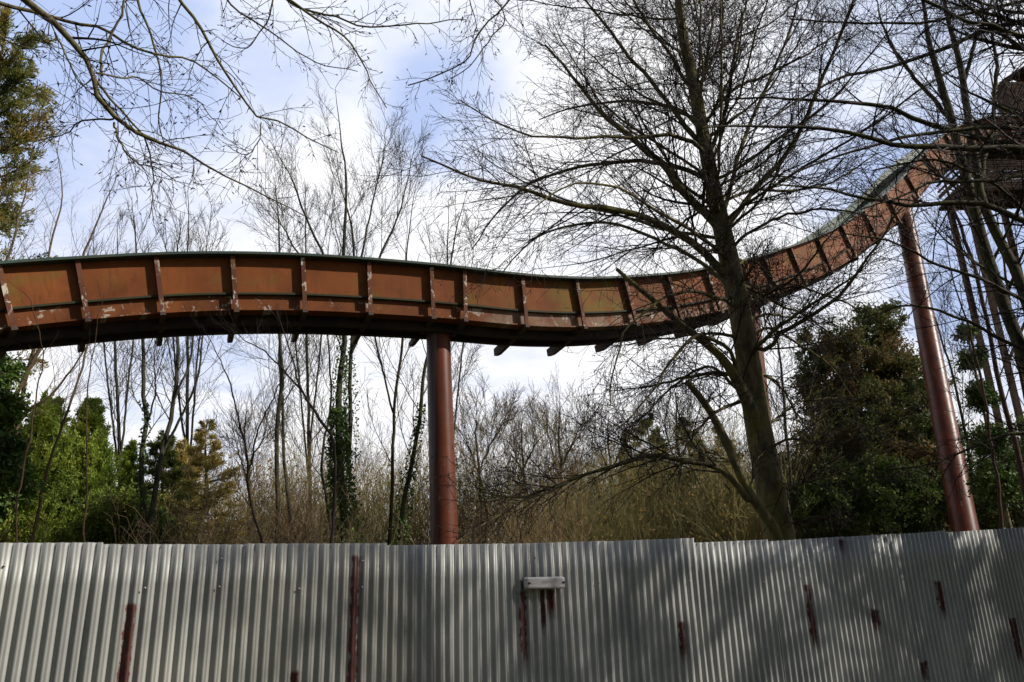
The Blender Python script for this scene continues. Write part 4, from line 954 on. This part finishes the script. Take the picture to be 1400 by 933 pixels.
for (lab, sd_, px, h0, Y_, sp) in [
    ('rust-twigged bare tree seen right below the trough beside the first pillar', 51, 655, 545, 27, 2.2),
    ('tall fine-twigged birch between the first pillar and the big tree', 52, 765, 540, 34, 2.4),
    ('fine bare birch just right of the rust-twigged tree', 53, 715, 560, 38, 2.6),
    ('pale bare birch under the low point of the trough', 54, 835, 555, 36, 2.4),
    ('fine upswept bare tree above the trough at upper left', 55, 255, 250, 30, 2.8),
    ('small pinkish bare tree right of the golden fir', 56, 335, 560, 30, 2.4),
    ('faint upswept bare tree behind the ivy clad tree', 57, 420, 250, 29, 2.6),
    ('bare tree rising above the trough over the first pillar', 58, 615, 270, 28, 2.4),
    ('thin upswept bare tree left of the fine one, behind the forked tree', 59, 160, 300, 27, 2.4),
    ('bare tree seen through the limbs under the big tree', 60, 925, 520, 30, 2.2)]:
    bare('bare_tree', lab, [
        (((px+4, 760, Y_), (px+2, 650, Y_), (px-2, (650+h0)/2, Y_), (px, h0, Y_)), (9, 7, 5, 2)),
        (((px+3, 660, Y_), (px-18, (650+h0)/2, Y_+.3), (px-30, h0+40, Y_+.3)), (5, 3.5, 2)),
        (((px+2, 640, Y_), (px+20, (650+h0)/2, Y_-.3), (px+34, h0+30, Y_-.3)), (5, 3.5, 2))],
        sd_, M_barkpale, M_twigtan if sd_ in (51, 52, 53, 54, 56) else M_twiggrey, Y_, l1=13, l2=9, l3=5, fix=sp, tmin=.2, rt=.008, group='bare trees beyond the fence')

# ------------------------------------------------------------------ evergreens
def conifer(name, label, px, ytop, Yd, width, lm, seed, bk=M_bark, kind='spire', dens=1.0, group=None, leafs=.09, loc=None, h=None):
    rng = np.random.default_rng(seed)
    if loc is None:
        P = at(px, ytop, Yd); x, y = P[0], P[1]; z0 = float(gz(x, y)); H = P[2]-z0
    else: x, y = loc; z0 = float(gz(x, y)); H = h
    n = 24
    T = np.array([[x+.08*math.sin(i*.5), y, z0+H*i/(n-1)] for i in range(n)])[None]; R = np.linspace(.022*H, .01, n)[None]
    if kind == 'spire':
        m1 = int(95*dens); a1 = spawn(rng, T, R, m1, (.08, .99), (66, 96), (.75, 1.15), fixed=width, nseg=9, wob=.04, up=.012, rf=.3, rtip=.004, rmin=.008, taper=.93)
        a2 = spawn(rng, a1[0], a1[1], 12, (.2, 1), (35, 55), (.28, .48), nseg=6, wob=.06, up=.0, rtip=.003, flat=.8, minL=.06)
        per = 26
    elif kind == 'fan':                                              # cypress: ascending flat sprays
        m1 = int(150*dens); a1 = spawn(rng, T, R, m1, (.03, .99), (28, 55), (.8, 1.2), fixed=width*1.1, nseg=8, wob=.07, up=.09, rf=.3, rtip=.004, rmin=.008, taper=.92)
        a2 = spawn(rng, a1[0], a1[1], 12, (.25, 1), (25, 50), (.25, .45), nseg=6, wob=.08, up=.05, rtip=.003, minL=.05)
        per = 30
    else:                                                            # pine / spreading
        m1 = int(46*dens); a1 = spawn(rng, T, R, m1, (.30, 1), (45, 85), (.6, 1.15), fixed=width, nseg=9, wob=.10, up=.05, rf=.4, rtip=.01, rmin=.02, taper=.55)
        a2 = spawn(rng, a1[0], a1[1], 11, (.35, 1), (30, 65), (.25, .42), nseg=6, wob=.12, up=.06, rtip=.004, minL=.1)
        per = 44
    pos, d = onlines(rng, a2[0], per)
    pos = pos+rng.normal(size=pos.shape)*leafs*.35
    lv = [leaves(rng, pos, leafs*(1 if kind != 'fan' else .95), 4.2 if kind != 'fan' else 3.4, d, .4)]
    p2, d2 = onlines(rng, a1[0][:, 4:], 40); lv.append(leaves(rng, p2, leafs, 3.0, d2, .7))
    root = empty(name, label, 'tree', (float(x), float(y), float(z0)), group)
    V, Fq = tubes(T, R, 8); link('trunk', V, Fq, bk, root, smooth=True)
    V, Fq = merge([tubes(a1[0], a1[1], 4), tubes(a2[0], a2[1], 3)]); link('branches', V, Fq, bk, root)
    V, Fq = merge(lv); link('crown', V, Fq, lm, root)
    rebase(root); return root
conifer('cypress_tree', 'bright green cypress, broadest of the clump at lower left', 72, 552, 20, 3.2, L_cypress, 61, kind='fan', dens=1.3)
conifer('cypress_tree', 'green cypress with a sharp top, right of the broad one in the lower left clump', 130, 550, 20.6, 2.7, L_cypress, 62, kind='fan', dens=1.3)
conifer('cypress_tree', 'green cypress at the left edge of the clump', 14, 580, 19.6, 3.0, L_cypress, 63, kind='fan', dens=1.3)
conifer('cypress_tree', 'small green cypress beside the forked trunks', 184, 598, 22, 1.3, L_cypress, 64, kind='fan', dens=1)
conifer('fir_tree', 'olive fir with rounded top just right of the forked trunks', 228, 592, 22, 2.4, L_fir, 65, dens=1.3, leafs=.11)
conifer('golden_fir_tree', 'golden tan fir with a pointed top and level sprays', 287, 573, 21, 2.3, L_larch, 66, dens=1.4, leafs=.08)
conifer('golden_fir_tree', 'dull gold fir half hidden behind the pointed golden one', 256, 602, 24, 2.8, L_larch, 67, dens=1.2, leafs=.12)
conifer('pine_tree', 'tall scots pine with rusty green needles at the top left edge', 10, 50, 20.5, 3.2, L_pine, 68, M_barkred, 'pine', 3.2, leafs=.14)
conifer('pine_tree', 'dark shaded pine limbs under the trough at the left edge', -40, 455, 16.5, 1.7, L_fir, 69, M_barkred, 'pine', .9, leafs=.10)
conifer('hill_fir_tree', 'dark green fir on the rise left of the big trunk', 886, 566, 34, 2.6, L_fir, 70, dens=.8, leafs=.16)
conifer('hill_fir_tree', 'small dark fir crown left of the other one on the rise', 862, 586, 36, 2.6, L_pine, 71, dens=.7, leafs=.16)
conifer('hill_fir_tree', 'broad dark fir on the rise directly beside the big trunk', 938, 572, 33, 2.8, L_fir, 72, dens=.8, leafs=.16)
conifer('hill_fir_tree', 'lowest dark fir on the rise, half behind the big trunk', 985, 584, 35, 2.8, L_fir, 73, dens=.7, leafs=.16)
# mottled broad evergreens on the right
def broad(name, label, blobs, Yd, lm, seed, count, leafs=.085, cat='tree', extra_lm=None, loc=None):
    """blobs: (px,py,radius_px) lobes that the crown fills unevenly"""
    rng = np.random.default_rng(seed)
    C = [np.array(at(b[0], b[1], Yd+b[3])) for b in blobs]; Rr = [b[2]*(np.linalg.norm(c-CAM))/F0 for b, c in zip(blobs, C)]
    base = np.array([C[0][0], C[0][1], float(gz(C[0][0], C[0][1]))])
    root = empty(name, label, cat, tuple(map(float, base)))
    T = catmull([base, base*.5+np.array([C[0][0], C[0][1], C[0][2]])*.5, C[0]+[0, 0, Rr[0]*.6]], 20); TR_ = np.linspace(.14, .03, 20)
    L = []
    for c, r in zip(C, Rr):
        k_ = int(np.clip((c[2]-base[2])*.45/max(T[-1][2]-base[2], .1)*19, 1, 17)); L.append((catmull([T[k_], (T[k_]+c)/2+[0, 0, .1], c], 20), np.linspace(.05, .02, 20)))
    LP_, LR_ = stack(L)
    br = []; pos = []; dd = []
    tot = sum(r**2 for r in Rr)
    for c, r in zip(C, Rr):
        nb = max(10, int(140*r*r/tot*len(C)*.6))
        v = rng.normal(size=(nb, 3)); v /= np.linalg.norm(v, axis=1, keepdims=True); v[:, 2] *= .9
        e = c+v*r*rng.uniform(.7, 1.18, (nb, 1)); s = c+v*r*.12
        t = np.linspace(0, 1, 8)[None, :, None]; P = s[:, None]*(1-t)+e[:, None]*t; P[..., 2] -= (t[..., 0]**2)*.12*r
        P += np.cumsum(rng.normal(size=P.shape)*.02*r, axis=1)
        br.append((P, np.repeat(np.linspace(.014, .004, 8)[None], nb, 0)))
        a2 = spawn(rng, P, br[-1][1], 12, (.25, 1), (30, 70), (.25, .45), nseg=5, wob=.12, up=-.01, rtip=.003, minL=.05); br.append(a2)
        pp, d = onlines(rng, a2[0], max(1, int(count*r*r/tot/len(a2[0])))); pos.append(pp); dd.append(d)
    pos = np.concatenate(pos); dd = np.concatenate(dd)
    pos += rng.normal(size=pos.shape)*leafs*.5
    V, Fq = tubes(T[None], TR_[None], 8); link('trunk', V, Fq, M_bark, root, smooth=True)
    V, Fq = merge([tubes(LP_, LR_, 5)]+[tubes(a, b, 3) for a, b in br]); link('branches', V, Fq, M_bark, root)
    V, Fq = leaves(rng, pos, leafs, 2.2, dd, .8); link('crown', V, Fq, lm, root)
    rebase(root); return root
broad('evergreen_tree', 'dark evergreen mottled with brown between the big trunk and the leaning pillar',
      [(1175, 560, 70, 0), (1180, 480, 50, .2), (1205, 440, 32, .4), (1130, 520, 44, -.2), (1235, 520, 48, .3), (1150, 640, 80, -.4), (1240, 640, 75, .2), (1120, 470, 26, 0), (1170, 700, 80, 0), (1260, 590, 40, 0)],
      28.0, L_yew, 81, 190000, .13)
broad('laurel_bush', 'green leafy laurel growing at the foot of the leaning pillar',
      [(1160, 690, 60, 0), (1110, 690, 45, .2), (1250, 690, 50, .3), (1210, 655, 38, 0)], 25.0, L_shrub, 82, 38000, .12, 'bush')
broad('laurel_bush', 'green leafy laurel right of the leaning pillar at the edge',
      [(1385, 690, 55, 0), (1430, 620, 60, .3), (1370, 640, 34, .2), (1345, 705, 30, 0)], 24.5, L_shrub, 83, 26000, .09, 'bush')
broad('ivy_column_tree', 'narrow ivy smothered trunk right of the leaning pillar',
      [(1352, 600, 22, 0), (1340, 540, 18, 0), (1330, 490, 14, 0), (1322, 455, 11, 0), (1362, 660, 26, 0)], 19.5, L_ivy, 84, 14000, .10)
broad('ivy_mass_tree', 'dark ivy clad trunk under the trough at the left edge',
      [(0, 560, 26, 0), (-6, 510, 24, 0), (5, 610, 24, 0), (-10, 660, 40, 0)], 15.8, L_ivy, 85, 13000, .12)
broad('holly_bush', 'low dark green bush between the cypresses and the forked trunks',
      [(175, 700, 40, 0), (140, 720, 40, .2), (215, 725, 30, 0)], 19.0, L_laurel, 86, 14000, .085, 'bush')
broad('cypress_hedge', 'dense dark green hedge filling below the cypresses',
      [(40, 690, 62, 0), (110, 690, 60, .3), (-30, 690, 60, 0), (90, 640, 45, .4), (10, 640, 40, .3)], 20.8, L_cypress, 87, 52000, .11, 'hedge')

# ------------------------------------------------------------------ brush, far woods (uncountable)
def brush(name, label, cat, px0, px1, Y0, Y1, n, hmin, hmax, m, seed, k=6, r=.012, lean=.12, kids=7, kl=.35):
    rng = np.random.default_rng(seed)
    px = rng.uniform(px0, px1, n); Yd = rng.uniform(Y0, Y1, n)
    x = (px-700)/1130*Yd; y = Yd; z = gz(x, y)
    h = rng.uniform(hmin, hmax, n)
    P = np.empty((n, 9, 3)); d = np.stack([rng.normal(size=n)*lean, rng.normal(size=n)*lean, np.ones(n)], -1); d /= np.linalg.norm(d, axis=1, keepdims=True)
    p = np.stack([x, y, z-.1], -1)
    for j in range(9):
        P[:, j] = p; d = d+rng.normal(size=d.shape)*.06; d /= np.linalg.norm(d, axis=1, keepdims=True); p = p+d*(h/8)[:, None]
    rr = r*(Yd/30)[:, None]
    R = rr*np.linspace(1.3, .35, 9)[None]
    a = spawn(rng, P, R, kids, (.25, 1), (18, 50), (kl*.7, kl*1.2), nseg=5, wob=.1, up=.05, rf=.6, rtip=r*.35, rmin=r*.5)
    b = spawn(rng, a[0], a[1], 4, (.2, 1), (20, 50), (.35, .6), nseg=3, wob=.1, up=.03, rf=.7, rtip=r*.3, rmin=r*.4)
    V, Fq = merge([tubes(P, R, 3), tubes(a[0], a[1], 3), tubes(b[0], b[1], 3)])
    o = link(name, V, Fq, m); o['kind'] = 'stuff'; o['label'] = label; o['category'] = cat; return o
brush('golden_thicket', 'dense golden green stems filling the slope behind the fence at centre right', 'thicket', 780, 1110, 25, 44, 1100, 3.5, 8.2, M_twiggold, 91, r=.012)
brush('brown_thicket', 'tangled brown brush filling the gap behind the fence around the first pillar', 'thicket', 300, 800, 21, 38, 1000, 3.5, 7.5, M_brush, 92, r=.011)
brush('far_woodland', 'far hazy mass of leafless woodland behind everything', 'woodland', -250, 1700, 45, 85, 2000, 5.5, 11.5, M_brush, 93, r=.011, kids=8, kl=.4)
brush('undergrowth', 'brown undergrowth between the golden firs and pale trunks', 'undergrowth', 150, 480, 15, 22, 260, 2.2, 4.6, M_twigtan, 94, r=.010)
brush('right_undergrowth', 'shaded tangle of thin stems around the leaning pillar', 'undergrowth', 1060, 1500, 24, 30, 240, 3.0, 6.5, M_twiggrey, 95, r=.009)
# ochre leaves caught low in the brush
rng = np.random.default_rng(96)
n = 60000; px = rng.uniform(220, 1100, n); Yd = rng.uniform(24, 46, n); x = (px-700)/1130*Yd; zz = gz(x, Yd)+rng.random(n)**1.2*6.5
cl = np.sin(x*1.3+Yd*.7)+np.sin(x*.5-Yd*1.1+2)+rng.normal(size=n)*.7; kp = cl > -.2
V, Fq = leaves(rng, np.stack([x, Yd, zz], -1)[kp], .13, 1.8); o = link('dry_foliage', V, Fq, L_ochre); o['kind'] = 'stuff'; o['label'] = 'ochre dry leaves and buds scattered through the brush behind the fence'; o['category'] = 'foliage'

# ------------------------------------------------------------------ trees outside the frame to the right and behind: they shade the fence
for (lab, sd_, x, y, h, w, kd) in [
    ('evergreen outside the right edge shading the fence', 101, 9.5, 5.3, 9.3, 1.7, 'pine'),
    ('second evergreen outside the right edge', 102, 12.5, 8.4, 7.2, 1.9, 'fan'),
    ('loose pine outside the right edge', 103, 10.2, 7.2, 7.4, 2.0, 'pine'),
    ('distant evergreen outside the right edge', 104, 8.6, 8.0, 6.0, 1.5, 'pine')]:
    conifer('shade_tree', lab, 0, 0, 0, w, L_fir, sd_, kind=kd, dens=.8, loc=(x, y), h=h, group='trees outside the frame')

for (lab, sd_, x, y, h, w) in [  # unseen evergreens added behind the camera to block rear sky light on the fence
    ('first added light-blocking evergreen behind the camera from the left', 111, -11, -4.5, 10, 2.4), ('second added light-blocking evergreen behind the camera from the left', 112, -7.5, -5.5, 11, 2.5), ('third added light-blocking evergreen behind the camera from the left', 113, -4, -6.0, 10, 2.4),
    ('fourth added light-blocking evergreen behind the camera from the left', 114, -.5, -6.2, 11.5, 2.5), ('fifth added light-blocking evergreen behind the camera from the left', 115, 3, -6.0, 10.5, 2.4), ('sixth added light-blocking evergreen behind the camera from the left', 116, 6.5, -5.6, 11, 2.4),
    ('seventh added light-blocking evergreen behind the camera from the left', 117, 10, -5.0, 10, 2.4), ('eighth added light-blocking evergreen behind the camera from the left', 118, 14, -3.5, 9, 2.4)]:
    conifer('sky_blocking_evergreen', lab, 0, 0, 0, w, L_fir, sd_, kind='fan', dens=.8, loc=(x, y), h=h, group='trees outside the frame', leafs=.16)

rng = np.random.default_rng(131)
for (lab, x, y, h, sd_) in [('tall bare tree outside the right edge, higher of the pair', 13.0, 3.2, 13.5, 131), ('bare tree outside the right edge, lower of the pair', 10.5, 3.8, 10.5, 133)]:
    rng = np.random.default_rng(sd_)
    T = catmull([[x, y, 0], [x+.2, y, h*.35], [x-.1, y+.2, h*.7], [x, y, h]], 24)[None]; R = np.linspace(.2, .03, 24)[None]
    a1 = spawn(rng, T, R, 22, (.35, 1), (25, 60), (.8, 1.2), fixed=3.6, nseg=10, wob=.08, up=.05, rf=.5, rtip=.01)
    a2 = spawn(rng, a1[0], a1[1], 8, (.15, 1), (22, 50), (.35, .6), nseg=7, wob=.1, up=.03, rtip=.005, rmin=.008)
    a3 = spawn(rng, a2[0], a2[1], 3, (.15, 1), (22, 50), (.35, .6), nseg=4, wob=.1, rtip=.005, rmin=.007)
    r_ = empty('tall_bare_tree', lab, 'tree', (x, y, 0), 'trees outside the frame')
    finish(r_, [(T[0], R[0])], [a1], [a2, a3], M_bark, M_twig)
